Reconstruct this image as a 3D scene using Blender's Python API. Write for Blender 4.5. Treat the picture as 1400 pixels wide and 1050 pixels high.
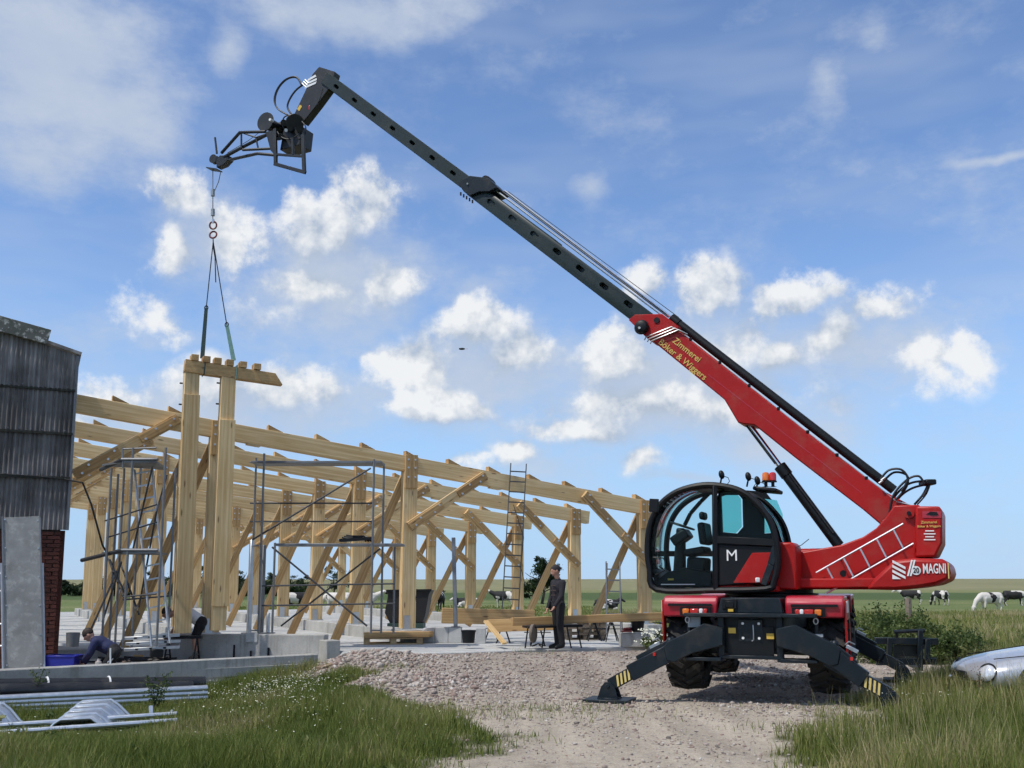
import bpy, bmesh, math, random
import numpy as np
from mathutils import Vector as V, Matrix as M
random.seed(7); rng = np.random.default_rng(7)
sc = bpy.context.scene
for o in list(bpy.data.objects): bpy.data.objects.remove(o)
col = sc.collection
R = math.radians

# ---------------------------------------------------------------- camera
EYE = 1.65; FPX = 1400.0; AXR = 603.0; PITCH = math.atan((800-AXR)/1400)   # row of the optical axis: slight shift lens
cam = bpy.data.cameras.new('camera'); cam.lens = 36.0; cam.sensor_width = 36.0
cam.shift_y = (AXR-525)/1400; cam.clip_start = 0.1; cam.clip_end = 6000
camo = bpy.data.objects.new('camera', cam); col.objects.link(camo)
camo.location = (0, 0, EYE); camo.rotation_euler = (math.pi/2 + PITCH, 0, 0)
sc.camera = camo
sc.cycles.use_adaptive_sampling = True; sc.cycles.adaptive_threshold = .022; sc.cycles.adaptive_min_samples = 8
sc.cycles.max_bounces = 6; sc.cycles.diffuse_bounces = 3; sc.cycles.glossy_bounces = 3
sc.render.resolution_x = 1024; sc.render.resolution_y = 768
CP, SP = math.cos(PITCH), math.sin(PITCH)
def ray(px, py):
    u = (px-700)/FPX; v = (AXR-py)/FPX
    return V((u, CP-v*SP, SP+v*CP))
def at(px, py, Y):
    "world point seen in the photograph at px,py when it stands Y metres ahead"
    d = ray(px, py); return d*(Y/d.y) + V((0, 0, EYE))
def onz(px, py, z=0.0):
    d = ray(px, py); return d*((z-EYE)/d.z) + V((0, 0, EYE))

# ---------------------------------------------------------------- light
SUN = V((-0.44, -0.30, 0.85)).normalized()
SUN_EL = math.asin(SUN.z); SUN_ROT = math.atan2(SUN.x, SUN.y)
sun = bpy.data.lights.new('sun', 'SUN'); sun.energy = 3.4; sun.angle = R(0.6); sun.color = (1, .955, .89)
suno = bpy.data.objects.new('sun', sun); col.objects.link(suno)
suno.rotation_euler = SUN.to_track_quat('Z', 'Y').to_euler(); suno.location = (0, 0, 60)
sc.view_settings.view_transform = 'Standard'; sc.view_settings.look = 'None'
sc.view_settings.gamma = 1; sc.view_settings.exposure = 0.0; sc.view_settings.use_curve_mapping = False

# ---------------------------------------------------------------- node helper
class NT:
    def __init__(s, tree): s.t = tree; s.L = tree.links
    def n(s, typ, **kw):
        x = s.t.nodes.new(typ)
        for k, v in kw.items(): setattr(x, k, v)
        return x
    def put(s, sock, v):
        if v is None: return
        if isinstance(v, bpy.types.NodeSocket): s.L.new(v, sock)
        else: sock.default_value = v
    def m(s, op, a, b=None, c=None, clamp=False):
        x = s.n('ShaderNodeMath', operation=op, use_clamp=clamp)
        for i, q in enumerate((a, b, c)): s.put(x.inputs[i], q)
        return x.outputs[0]
    def vm(s, op, a, b=None, sc=None):
        x = s.n('ShaderNodeVectorMath', operation=op)
        s.put(x.inputs[0], a)
        if b is not None: s.put(x.inputs[1], b)
        if sc is not None: s.put(x.inputs[3], sc)
        return x.outputs['Value'] if op in ('LENGTH', 'DOT_PRODUCT', 'DISTANCE') else x.outputs[0]
    def noise(s, vec, scale, detail=4, rough=.55, dist=0.0):
        x = s.n('ShaderNodeTexNoise'); s.put(x.inputs['Vector'], vec)
        x.inputs['Scale'].default_value = scale; x.inputs['Detail'].default_value = detail
        x.inputs['Roughness'].default_value = rough; x.inputs['Distortion'].default_value = dist
        return x.outputs['Fac']
    def ramp(s, f, stops, interp='LINEAR'):
        x = s.n('ShaderNodeValToRGB'); x.color_ramp.interpolation = interp
        e = x.color_ramp.elements
        while len(e) < len(stops): e.new(.5)
        for k, (p, c) in enumerate(stops):
            e[k].position = p
            e[k].color = (c, c, c, 1) if isinstance(c, (int, float)) else (c[0], c[1], c[2], 1)
        s.put(x.inputs[0], f); return x.outputs[0]
    def mix(s, f, a, b, mode='MIX'):
        x = s.n('ShaderNodeMix', data_type='RGBA', blend_type=mode)
        s.put(x.inputs[0], f)
        for i, q in ((6, a), (7, b)):
            if isinstance(q, (tuple, list)): q = (q[0], q[1], q[2], 1)
            s.put(x.inputs[i], q)
        return x.outputs[2]
    def mr(s, f, a, b, c=0.0, d=1.0, smooth=True):
        x = s.n('ShaderNodeMapRange'); x.interpolation_type = 'SMOOTHSTEP' if smooth else 'LINEAR'
        s.put(x.inputs[0], f)
        for i, q in enumerate((a, b, c, d)): s.put(x.inputs[i+1], q)
        return x.outputs[0]

# ---------------------------------------------------------------- sky with clouds
wd = bpy.data.worlds.new('World'); sc.world = wd; wd.use_nodes = True
wd.cycles.sampling_method = 'MANUAL'; wd.cycles.sample_map_resolution = 256
wd.node_tree.nodes.clear(); nt = NT(wd.node_tree)
sky = nt.n('ShaderNodeTexSky', sky_type='NISHITA')
sky.sun_disc = False; sky.sun_elevation = SUN_EL; sky.sun_rotation = SUN_ROT
sky.altitude = 0; sky.air_density = 1.0; sky.dust_density = 0.0; sky.ozone_density = 2.0
tc = nt.n('ShaderNodeTexCoord'); D = tc.outputs['Generated']
D = nt.vm('NORMALIZE', D)
sx = nt.n('ShaderNodeSeparateXYZ'); nt.put(sx.inputs[0], D)
az = nt.m('ARCTAN2', sx.outputs[0], sx.outputs[1]); el = nt.m('ARCSINE', sx.outputs[2])
cx = nt.n('ShaderNodeCombineXYZ'); nt.put(cx.inputs[0], az); nt.put(cx.inputs[1], el)
AE = cx.outputs[0]
wob = nt.n('ShaderNodeTexNoise'); nt.put(wob.inputs['Vector'], AE); wob.inputs['Scale'].default_value = 9; wob.inputs['Detail'].default_value = 3
AEw = nt.vm('ADD', AE, nt.vm('SCALE', nt.vm('SUBTRACT', wob.outputs['Color'], (.5, .5, .5)), sc=.055))
def blob_field(blobs, vec=None, grow=1.0):
    vec = vec or AEw
    acc = None
    for (px, py, rx, ry, w) in blobs:
        d = ray(px, py).normalized()
        c = (math.atan2(d.x, d.y), math.asin(d.z), 0)
        q = nt.vm('MULTIPLY', nt.vm('SUBTRACT', vec, c), (FPX/rx/grow, FPX/ry/grow, 0))
        f = nt.m('MULTIPLY_ADD', nt.vm('LENGTH', q), -w, w)
        acc = f if acc is None else nt.m('SMOOTH_MAX', acc, f, .15)
    return acc
CUM = [(455,318,70,58,1),(512,290,42,46,1),(425,395,82,40,1),(548,388,42,36,.9),(385,425,42,22,.7),
       (250,285,38,34,.9),(238,345,26,34,.9),(308,312,42,36,.6),(205,425,36,30,.55),(330,330,40,26,.45),
       (648,462,62,44,1),(700,490,66,40,1),(600,562,84,30,1),(560,505,70,36,.75),
       (395,545,74,38,1),(300,540,66,38,.95),(150,545,62,26,.9),(120,575,50,18,.7),
       (885,388,28,32,.9),(962,405,42,40,.9),(905,555,140,48,1),(850,492,52,40,1),(985,478,62,52,.85),
       (800,588,95,30,.85),(1000,555,90,44,.8),(1060,540,60,50,.5),
       (1092,418,56,30,1),(1128,470,56,42,.9),(1070,490,34,24,.9),(1212,432,48,24,1),(1252,480,46,36,.75),(1318,488,26,28,.8),(1280,510,46,26,.6),
       (712,622,42,24,.95),(872,634,28,20,.85),(645,640,26,16,.6)]
THIN = [(470,380,180,130,.75),(660,510,190,110,.8),(900,530,260,130,.95),(1170,480,220,100,.75),(1050,600,220,60,.6),(280,320,110,90,.6),(330,560,260,80,.85),(50,70,190,120,1.1),(150,150,150,110,.85),(60,210,100,80,.75),(120,40,120,60,.6),(310,55,34,44,.5),(200,250,110,60,.4),
        (470,12,190,56,.9),(420,45,44,34,.5),(620,5,140,30,.45),(805,262,42,30,.55),(1128,108,50,42,.5),(1215,40,30,40,.3),
        (1365,220,70,9,.5),(240,450,140,50,.4),(930,655,90,14,.6),(640,400,110,60,.3),(760,640,160,50,.4),(100,460,100,50,.4),
        (1120,560,150,60,.42),(1230,600,200,40,.25),(520,545,220,60,.42),(360,470,120,60,.35)]
fb1 = nt.noise(AE, 15, 6, .62); fb2 = nt.noise(nt.vm('ADD', AE, (-.010, .016, 0)), 15, 4, .62)
gen = nt.noise(nt.vm('MULTIPLY', AE, (1, 2.0, 1)), 3.1, 3, .5)
# the rest of the sky carries the same scattered cumulus and veils
front = nt.mr(nt.m('ABSOLUTE', az), .52, .75)
high = nt.mr(el, .62, .8)
away = nt.m('MAXIMUM', front, high)
gfield = nt.m('MULTIPLY', nt.m('SUBTRACT', gen, .52), nt.m('MULTIPLY', away, 5.0))
gfield = nt.m('ADD', gfield, nt.m('MULTIPLY_ADD', away, .6, -.6))
FB = blob_field(CUM, None, 1.34)
FU = blob_field([q for q in CUM if q[4] >= .85], nt.vm('ADD', AEw, (-.008, .020, 0)), 1.34)
F = nt.m('MAXIMUM', FB, gfield)
dens = nt.m('ADD', F, nt.m('MULTIPLY_ADD', fb1, 3.7, -1.76))
topness = nt.m('SUBTRACT', FB, FU)                      # positive near sunlit tops, negative at the bases
soft = nt.mr(topness, -.35, .35, 1.55, .62, False)
cov = nt.m('MULTIPLY', nt.m('MULTIPLY', nt.mr(dens, -.12, soft), nt.mr(F, -.42, .05)), nt.mr(topness, -.55, .25, .42, .95))
shade = nt.m('MULTIPLY_ADD', nt.m('SUBTRACT', fb1, fb2), 4.2, .24)
lit = nt.m('ADD', shade, nt.m('MULTIPLY', topness, 1.1), clamp=True)
tn = nt.noise(nt.vm('MULTIPLY', AE, (1, 1.7, 1)), 7.5, 6, .64)
tf = nt.m('ADD', nt.m('MAXIMUM', blob_field(THIN), nt.m('MULTIPLY', away, .15)), nt.m('MULTIPLY_ADD', tn, 1.5, -.72))
thin = nt.m('MULTIPLY', nt.mr(tf, -.10, .80), .88)
veil = nt.m('MULTIPLY', nt.mr(nt.noise(nt.vm('MULTIPLY', AE, (1.2, 5, 1)), 2.4, 3, .6), .40, .75), .30)
thin = nt.m('MAXIMUM', thin, veil)
CS = 1.0
skyc = nt.vm('MULTIPLY', sky.outputs[0], (1.02, 1.12, 1.30))
ccol = nt.mix(lit, (3.5, 4.1, 5.0), (6.9, 7.0, 7.1))
tcol = nt.mix(tn, (3.1, 3.9, 5.3), (5.0, 5.4, 6.0))
hz = nt.mr(el, -.02, .32, .85, 0)
skyc = nt.mix(hz, skyc, (2.5, 4.2, 6.7))
c1 = nt.mix(thin, skyc, tcol)
c2 = nt.mix(cov, c1, ccol)
bg = nt.n('ShaderNodeBackground'); nt.put(bg.inputs[0], c2); bg.inputs[1].default_value = 0.13
wo = nt.n('ShaderNodeOutputWorld'); nt.L.new(bg.outputs[0], wo.inputs[0])
# ---------------------------------------------------------------- mesh helpers
Z = V((0, 0, 1))
def frame(dirv, up=Z):
    e = dirv.normalized()
    if abs(e.dot(up)) > .999: up = V((0, 1, 0)) if abs(e.y) < .9 else V((1, 0, 0))
    s = e.cross(up).normalized(); u = s.cross(e).normalized()
    return e, s, u
class MB:
    def __init__(s, T=None): s.v = []; s.f = []; s.g = []; s.T = T; s.mi = []; s.cur = 0
    def add(s, vs, fs, gr=None):
        b = len(s.v); T = s.T
        for i, p in enumerate(vs):
            p = V(p); s.g.append(tuple(gr[i]) if gr else tuple(p))
            s.v.append(T @ p if T is not None else p)
        for q in fs: s.f.append(tuple(b+i for i in q)); s.mi.append(s.cur)
        return s
    def bar(s, p0, p1, w, h, up=Z, w2=None, h2=None):
        p0, p1 = V(p0), V(p1); e, sd, u = frame(p1-p0, V(up)); L = (p1-p0).length
        w2 = w if w2 is None else w2; h2 = h if h2 is None else h2
        vs = []; gr = []; off = random.uniform(0, 50)
        for (p, l, ww, hh) in ((p0, 0, w, h), (p1, L, w2, h2)):
            for a, b in ((-1, -1), (1, -1), (1, 1), (-1, 1)):
                vs.append(p+sd*(a*ww/2)+u*(b*hh/2)); gr.append((l+off, a*ww/2+off, b*hh/2))
        return s.add(vs, [(3, 2, 1, 0), (4, 5, 6, 7), (0, 1, 5, 4), (1, 2, 6, 5), (2, 3, 7, 6), (3, 0, 4, 7)], gr)
    def box(s, c, sz, rz=0, Rm=None):
        c = V(c); x, y, z = sz[0]/2, sz[1]/2, sz[2]/2
        Rm = Rm or M.Rotation(rz, 3, 'Z')
        vs = [c + Rm @ V(q) for q in ((-x,-y,-z),(x,-y,-z),(x,y,-z),(-x,y,-z),(-x,-y,z),(x,-y,z),(x,y,z),(-x,y,z))]
        return s.add(vs, [(3,2,1,0),(4,5,6,7),(0,1,5,4),(1,2,6,5),(2,3,7,6),(3,0,4,7)])
    def rings(s, rs, cap=True, closed=False, gr=None):
        n = len(rs[0]); vs = [p for r in rs for p in r]; fs = []
        k = len(rs)
        for i in range(k if closed else k-1):
            a, b = i*n, ((i+1) % k)*n
            for j in range(n): fs.append((a+j, a+(j+1) % n, b+(j+1) % n, b+j))
        if cap and not closed: fs.append(tuple(range(n-1, -1, -1))); fs.append(tuple((k-1)*n+j for j in range(n)))
        return s.add(vs, fs, gr)
    def tube(s, p0, p1, r, n=10, r2=None, cap=True):
        p0, p1 = V(p0), V(p1); e, sd, u = frame(p1-p0); r2 = r if r2 is None else r2
        return s.rings([[p+(sd*math.cos(2*math.pi*j/n)+u*math.sin(2*math.pi*j/n))*rr for j in range(n)] for p, rr in ((p0, r), (p1, r2))], cap)
    def path(s, pts, r, n=6, closed=False, rs=None):
        pts = [V(p) for p in pts]; k = len(pts); out = []; up = None
        for i in range(k):
            t = (pts[(i+1) % k]-pts[i-1]) if closed else (pts[min(i+1, k-1)]-pts[max(i-1, 0)])
            t = t.normalized()
            if up is None: _, sd, up = frame(t)
            else:
                sd = t.cross(up)
                if sd.length < 1e-5: _, sd, up = frame(t)
                sd.normalize(); up = sd.cross(t).normalized()
            rr = rs[i] if rs else r
            out.append([pts[i]+(sd*math.cos(2*math.pi*j/n)+up*math.sin(2*math.pi*j/n))*rr for j in range(n)])
        return s.rings(out, True, closed)
    def prism(s, poly, o, ex, ey, ez):
        "polygon (2-D) in the plane o,ex,ey pushed along the vector ez"
        o, ex, ey, ez = V(o), V(ex), V(ey), V(ez)
        a = [o+ex*p[0]+ey*p[1] for p in poly]; b = [p+ez for p in a]; n = len(a)
        return s.add(a+b, [tuple(range(n-1, -1, -1)), tuple(range(n, 2*n))]+[(i, (i+1) % n, n+(i+1) % n, n+i) for i in range(n)])
    def lathe(s, prof, c, axis=Z, n=20, closed=False):
        c = V(c); e, sd, u = frame(V(axis))
        return s.rings([[c+e*h+(sd*math.cos(2*math.pi*j/n)+u*math.sin(2*math.pi*j/n))*r for j in range(n)] for r, h in prof], True, closed)
    def ell(s, c, r, n=10, m=6, Rm=None):
        c = V(c); r = V(r) if hasattr(r, '__len__') else V((r, r, r)); Rm = Rm or M.Identity(3)
        rs = []
        for i in range(m+1):
            t = math.pi*(i/m)*.998+.003
            rs.append([c+Rm @ V((r.x*math.sin(t)*math.cos(2*math.pi*j/n), r.y*math.sin(t)*math.sin(2*math.pi*j/n), -r.z*math.cos(t))) for j in range(n)])
        return s.rings(rs, True)
    def limb(s, pts, rs, n=10):
        "chain of tapered round segments with round joints"
        for (a, b, ra, rb) in zip(pts[:-1], pts[1:], rs[:-1], rs[1:]): s.tube(a, b, ra, n, rb)
        for p, r in zip(pts, rs): s.ell(p, r, n, 6)
        return s
    def mesh(s, name, inv=None):
        me = bpy.data.meshes.new(name)
        vs = [inv @ p for p in s.v] if inv is not None else s.v
        me.from_pydata([tuple(p) for p in vs], [], s.f); me.update()
        return me
    def build(s, name, mat, parent=None, smooth=35, bevel=0.0, world=True, kind=None, label=None, remesh=None, sm_it=0, sub=0):
        inv = None
        if parent is not None and world: inv = root_of(parent).matrix_world.inverted() if False else WINV[root_of(parent).name]
        me = s.mesh(name, inv)
        at_ = me.attributes.new('gr', 'FLOAT_VECTOR', 'POINT'); at_.data.foreach_set('vector', np.array(s.g, dtype=np.float32).ravel())
        mats = mat if isinstance(mat, (list, tuple)) else [mat]
        for m_ in mats: me.materials.append(m_)
        if len(mats) > 1: me.polygons.foreach_set('material_index', s.mi)
        o = bpy.data.objects.new(name, me); col.objects.link(o)
        if remesh:
            bmm = bmesh.new(); bmm.from_mesh(me); bmesh.ops.recalc_face_normals(bmm, faces=bmm.faces); bmm.to_mesh(me); bmm.free()
            md = o.modifiers.new('r', 'REMESH'); md.mode = 'VOXEL'; md.voxel_size = remesh
            if sm_it:
                ms = o.modifiers.new('s', 'SMOOTH'); ms.iterations = sm_it; ms.factor = .5
            dg = bpy.context.evaluated_depsgraph_get(); me2 = bpy.data.meshes.new_from_object(o.evaluated_get(dg))
            o.modifiers.clear(); o.data = me2; bpy.data.meshes.remove(me); me = me2; me.name = name
            if not me.materials: me.materials.append(mats[0])
        if smooth:
            me.shade_smooth(); me.set_sharp_from_angle(angle=R(smooth))
        if bevel:
            b = o.modifiers.new('bevel', 'BEVEL'); b.width = bevel; b.segments = 2 if bevel > .015 else 1; b.limit_method = 'ANGLE'; b.angle_limit = R(40)
        if parent is not None: o.parent = parent
        if kind: o['kind'] = kind
        if label: o['label'] = label
        return o
WINV = {}
def root_of(o):
    while o.parent is not None: o = o.parent
    return o
def thing(name, label, cat, loc=(0, 0, 0), rz=0, group=None):
    o = bpy.data.objects.new(name, None); col.objects.link(o); o.empty_display_size = .2
    o.location = loc; o.rotation_euler = (0, 0, rz)
    WINV[o.name] = (M.Translation(V(loc)) @ M.Rotation(rz, 4, 'Z')).inverted()
    tag(o, label, cat, group); return o
def tag(o, label=None, cat=None, group=None, kind=None):
    for k, v in (('label', label), ('category', cat), ('group', group), ('kind', kind)):
        if v: o[k] = v
    return o
def solo(mb, name, mat, label, cat, base, group=None, **kw):
    "a thing that is one mesh: its origin is moved to its base"
    base = V(base); inv = M.Translation(-base)
    mb.v = [inv @ p for p in mb.v]
    o = mb.build(name, mat, None, **kw); o.location = base
    return tag(o, label, cat, group)
def kids(o): return [c for c in bpy.data.objects if c.parent == o]
def copy_tree(o, parent=None):
    c = o.copy(); col.objects.link(c); c.parent = parent
    if parent is None: WINV[c.name] = WINV.get(o.name, M.Identity(4))
    for ch in kids(o): copy_tree(ch, c)
    return c
def place(o, loc, rz=0):
    o.location = loc; o.rotation_euler = (0, 0, rz)

# ---------------------------------------------------------------- materials
def new_mat(name):
    m = bpy.data.materials.new(name); m.use_nodes = True; m.node_tree.nodes.clear()
    n = NT(m.node_tree); b = n.n('ShaderNodeBsdfPrincipled'); o = n.n('ShaderNodeOutputMaterial')
    n.L.new(b.outputs[0], o.inputs[0]); return m, n, b
def bumpn(n, b, h, strength, dist=.01):
    x = n.n('ShaderNodeBump'); x.inputs['Strength'].default_value = strength; x.inputs['Distance'].default_value = dist
    n.put(x.inputs['Height'], h); n.L.new(x.outputs[0], b.inputs['Normal'])
def pm(name, c, rough=.5, metal=0.0, var=.12, scale=4.0, bump=0.0, bscale=60, dirt=None, dirtamt=.0, coat=0.0, spec=None, rnd=0.0, dscale=2.5):
    "painted or plain surface: slow colour drift, optional dust patches, fine relief"
    m, n, b = new_mat(name); tc = n.n('ShaderNodeTexCoord').outputs['Object']
    v = n.noise(tc, scale, 5, .6)
    k = n.mr(v, .25, .75, 1-var, 1+var, False)
    colr = n.vm('SCALE', tuple(c), sc=k)
    if rnd:
        oi = n.n('ShaderNodeObjectInfo').outputs['Random']
        colr = n.vm('SCALE', colr, sc=n.mr(oi, 0, 1, 1-rnd, 1+rnd, False))
    if dirt:
        dm = n.mr(n.noise(tc, dscale, 7, .68), .48, .70, 0, dirtamt)
        colr = n.mix(dm, colr, dirt)
        n.put(b.inputs['Roughness'], n.mr(dm, 0, 1, rough, min(1, rough+.35), False))
    else: n.put(b.inputs['Roughness'], n.mr(v, .2, .8, max(.02, rough-.06), min(1, rough+.08), False))
    n.put(b.inputs['Base Color'], colr); b.inputs['Metallic'].default_value = metal
    if coat: b.inputs['Coat Weight'].default_value = coat; b.inputs['Coat Roughness'].default_value = .06
    if spec is not None: b.inputs['Specular IOR Level'].default_value = spec
    if bump: bumpn(n, b, n.noise(tc, bscale, 4, .6), bump)
    return m
def wood_mat(name, c1, c2, knots=True, rough=.7, weather=0.0):
    m, n, b = new_mat(name)
    a = n.n('ShaderNodeAttribute', attribute_name='gr').outputs['Vector']
    oi = n.n('ShaderNodeObjectInfo').outputs['Random']
    st = n.vm('MULTIPLY', a, (1.1, 22, 22)); g = n.noise(st, 1.0, 5, .6, .6)
    lam = n.noise(n.vm('MULTIPLY', a, (.25, .0, 25.)), 1.0, 0, .5)
    big = n.noise(n.vm('MULTIPLY', a, (.6, 2, 2)), 1.0, 3, .5)
    f = n.m('MULTIPLY_ADD', g, .55, n.m('MULTIPLY_ADD', lam, .35, n.m('MULTIPLY', big, .35)))
    colr = n.mix(n.mr(f, .44, .80), c1, c2)
    colr = n.vm('SCALE', colr, sc=n.mr(oi, 0, 1, .80, 1.16, False))
    colr = n.mix(n.mr(n.m('FRACT', n.m('MULTIPLY', oi, 7.31)), 0, 1, 0, .30, False), colr, n.vm('MULTIPLY', colr, (1.0, .86, .66)))
    if knots:
        vo = n.n('ShaderNodeTexVoronoi'); n.put(vo.inputs['Vector'], n.vm('MULTIPLY', a, (1.6, 7, 7))); vo.inputs['Scale'].default_value = 1.0
        kn = n.mr(vo.outputs['Distance'], .06, .17, .85, 0)
        colr = n.mix(kn, colr, (c2[0]*.35, c2[1]*.27, c2[2]*.22))
    if weather: colr = n.mix(n.mr(n.noise(a, 1.7, 5, .6), .45, .7, 0, weather), colr, (.20, .19, .17))
    n.put(b.inputs['Base Color'], colr); b.inputs['Roughness'].default_value = rough
    bumpn(n, b, g, .25, .004)
    return m
MT = {}
MT['red'] = pm('red_paint', (.37, .010, .008), .40, 0, .12, 1.5, coat=.0, spec=.28, dirt=(.24, .10, .075), dirtamt=.28)
MT['fender'] = pm('fender_red', (.42, .012, .028), .34, 0, .08, 2, coat=.4, dirt=(.34, .16, .15), dirtamt=.25)
MT['grey'] = pm('anthracite_paint', (.009, .015, .020), .40, 0, .2, 2, coat=.0, spec=.3, dirt=(.07, .062, .052), dirtamt=.35)
MT['boomgrey'] = pm('boom_grey_paint', (.016, .027, .025), .38, 0, .15, 1.2, coat=.0, spec=.35, dirt=(.05, .055, .05), dirtamt=.25)
MT['jib'] = pm('jib_black_paint', (.008, .010, .011), .45, 0, .2, 3, dirt=(.05, .05, .045), dirtamt=.3)
MT['black'] = pm('black_plastic', (.006, .007, .008), .45, 0, .2, 5, spec=.3)
MT['rubber'] = pm('tyre_rubber', (.020, .019, .018), .85, 0, .2, 6, .3, 40, dirt=(.16, .135, .11), dirtamt=.5, dscale=5)
MT['hose'] = pm('hose_rubber', (.011, .011, .012), .5, 0, .1, 8)
MT['chrome'] = pm('chromed_rod', (.80, .80, .82), .12, 1, .04, 3)
MT['steel'] = pm('bright_steel', (.55, .56, .57), .35, 1, .15, 6)
MT['galv'] = pm('galvanised_steel', (.60, .63, .66), .36, .9, .14, 9, .06, 90)
MT['galvdull'] = pm('dull_scaffold_tube', (.20, .205, .21), .5, .5, .25, 5, dirt=(.12, .10, .09), dirtamt=.5)
MT['alu'] = pm('aluminium_rail', (.50, .51, .52), .42, .8, .15, 8)
MT['aludark'] = pm('worn_ladder_rail', (.06, .062, .066), .5, .4, .2, 6)
MT['white'] = pm('white_print', (.80, .80, .78), .5, 0, .05, 4)
MT['gold'] = pm('gold_lettering', (.62, .42, .10), .45, 0, .06, 4)
MT['yellow'] = pm('yellow_print', (.68, .44, .06), .5, 0, .08, 9)
MT['paleyel'] = pm('hazard_yellow', (.72, .55, .18), .5, 0, .08, 9)
MT['cable'] = pm('steel_rope', (.16, .165, .17), .5, .6, .2, 20)
MT['glove'] = pm('red_shackle_paint', (.14, .015, .015), .5, 0, .15, 9)
MT['sling'] = pm('green_webbing', (.045, .13, .11), .8, 0, .2, 8, .2, 200)
MT['wood'] = wood_mat('spruce_glulam', (.76, .58, .32), (.56, .37, .16))
MT['wood2'] = wood_mat('spruce_board', (.56, .37, .165), (.38, .22, .085))
MT['woodold'] = wood_mat('weathered_board', (.30, .22, .14), (.16, .11, .07), True, .8, .6)
MT['pallet'] = wood_mat('pallet_wood', (.50, .36, .19), (.33, .21, .10), False, .8)
MT['palletold'] = wood_mat('old_pallet_wood', (.20, .16, .12), (.10, .08, .06), False, .85)
MT['bolt'] = pm('bolt_head', (.62, .63, .64), .4, .8, .1, 9)
def text_mb(txt, size, o, ex, ey, depth=.003, align='CENTER', bold=0.0, shear=0.0, sx=1.0):
    "lettering as thin raised shapes in the plane o,ex,ey"
    cu = bpy.data.curves.new('t', 'FONT'); cu.body = txt; cu.size = size; cu.align_x = align; cu.align_y = 'CENTER'
    cu.offset = bold; cu.shear = shear; cu.extrude = depth/2; cu.resolution_u = 3
    ob = bpy.data.objects.new('t', cu); col.objects.link(ob)
    dg = bpy.context.evaluated_depsgraph_get(); me = bpy.data.meshes.new_from_object(ob.evaluated_get(dg))
    o, ex, ey = V(o), V(ex).normalized(), V(ey).normalized(); ez = ex.cross(ey)
    mb = MB(); mb.add([o+ex*(p.co.x*sx)+ey*p.co.y+ez*p.co.z for p in me.vertices], [tuple(p.vertices) for p in me.polygons])
    bpy.data.objects.remove(ob); bpy.data.curves.remove(cu); bpy.data.meshes.remove(me)
    return mb
# ---------------------------------------------------------------- terrain
ANG = R(28); HD = V((math.cos(ANG), math.sin(ANG), 0)); HN = V((-math.sin(ANG), math.cos(ANG), 0))
HO = V((-2.52, 25.0, 0)); FL = .30; PL = .60          # hall origin, floor level, plinth level
def hall(t, k, z): return HO + HD*t + HN*k + Z*z
GRAVEL = np.array([(-.9,-6),(-.75,8),(-.6,9.9),(-.45,11.8),(-1.3,14.7),(-2.6,17.4),(-3.7,19.3),(-3.6,22),(0,25),(4.2,27),(5.6,25.5),(9.2,23.5),(9.6,21.3),(7.6,18.6),(5.9,16.4),(4.9,14.3),(3.5,11.4),(2.8,9.9),(2.3,7),(1.9,-6)])
SLABA, SLABB, SLABC = onz(461, 898, FL), onz(740, 888, FL), onz(912, 883, FL)
def sdist(P, poly):
    "signed distance to a polygon, negative inside"
    x, y = P[..., 0], P[..., 1]; d = np.full(x.shape, 1e9); ins = np.zeros(x.shape, bool)
    n = len(poly)
    for i in range(n):
        a, b = poly[i], poly[(i+1) % n]; e = b-a
        t = np.clip(((x-a[0])*e[0]+(y-a[1])*e[1])/(e@e), 0, 1)
        d = np.minimum(d, np.hypot(x-a[0]-t*e[0], y-a[1]-t*e[1]))
        c = ((a[1] > y) != (b[1] > y)) & (x < (b[0]-a[0])*(y-a[1])/(b[1]-a[1]+1e-12)+a[0])
        ins ^= c
    return np.where(ins, -d, d)
_h = np.random.default_rng(3).random((256, 256))
def vnoise(x, y):
    xi, yi = np.floor(x).astype(int), np.floor(y).astype(int); fx, fy = x-xi, y-yi
    fx = fx*fx*(3-2*fx); fy = fy*fy*(3-2*fy)
    g = lambda a, b: _h[a & 255, b & 255]
    return (g(xi, yi)*(1-fx)+g(xi+1, yi)*fx)*(1-fy)+(g(xi, yi+1)*(1-fx)+g(xi+1, yi+1)*fx)*fy
def fbm(x, y, o=4):
    s = 0; a = .5
    for k in range(o): s = s+a*vnoise(x*2**k+17*k, y*2**k+9*k); a *= .5
    return s/(1-.5**o)
def sstep(a, b, x):
    t = np.clip((x-a)/(b-a), 0, 1); return t*t*(3-2*t)
def segd(x, y, pts):
    d = np.full(np.shape(x), 1e9)
    for a, b in zip(pts[:-1], pts[1:]):
        e = np.array([b[0]-a[0], b[1]-a[1]])
        t = np.clip(((x-a[0])*e[0]+(y-a[1])*e[1])/(e@e), 0, 1)
        d = np.minimum(d, np.hypot(x-a[0]-t*e[0], y-a[1]-t*e[1]))
    return d
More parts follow.
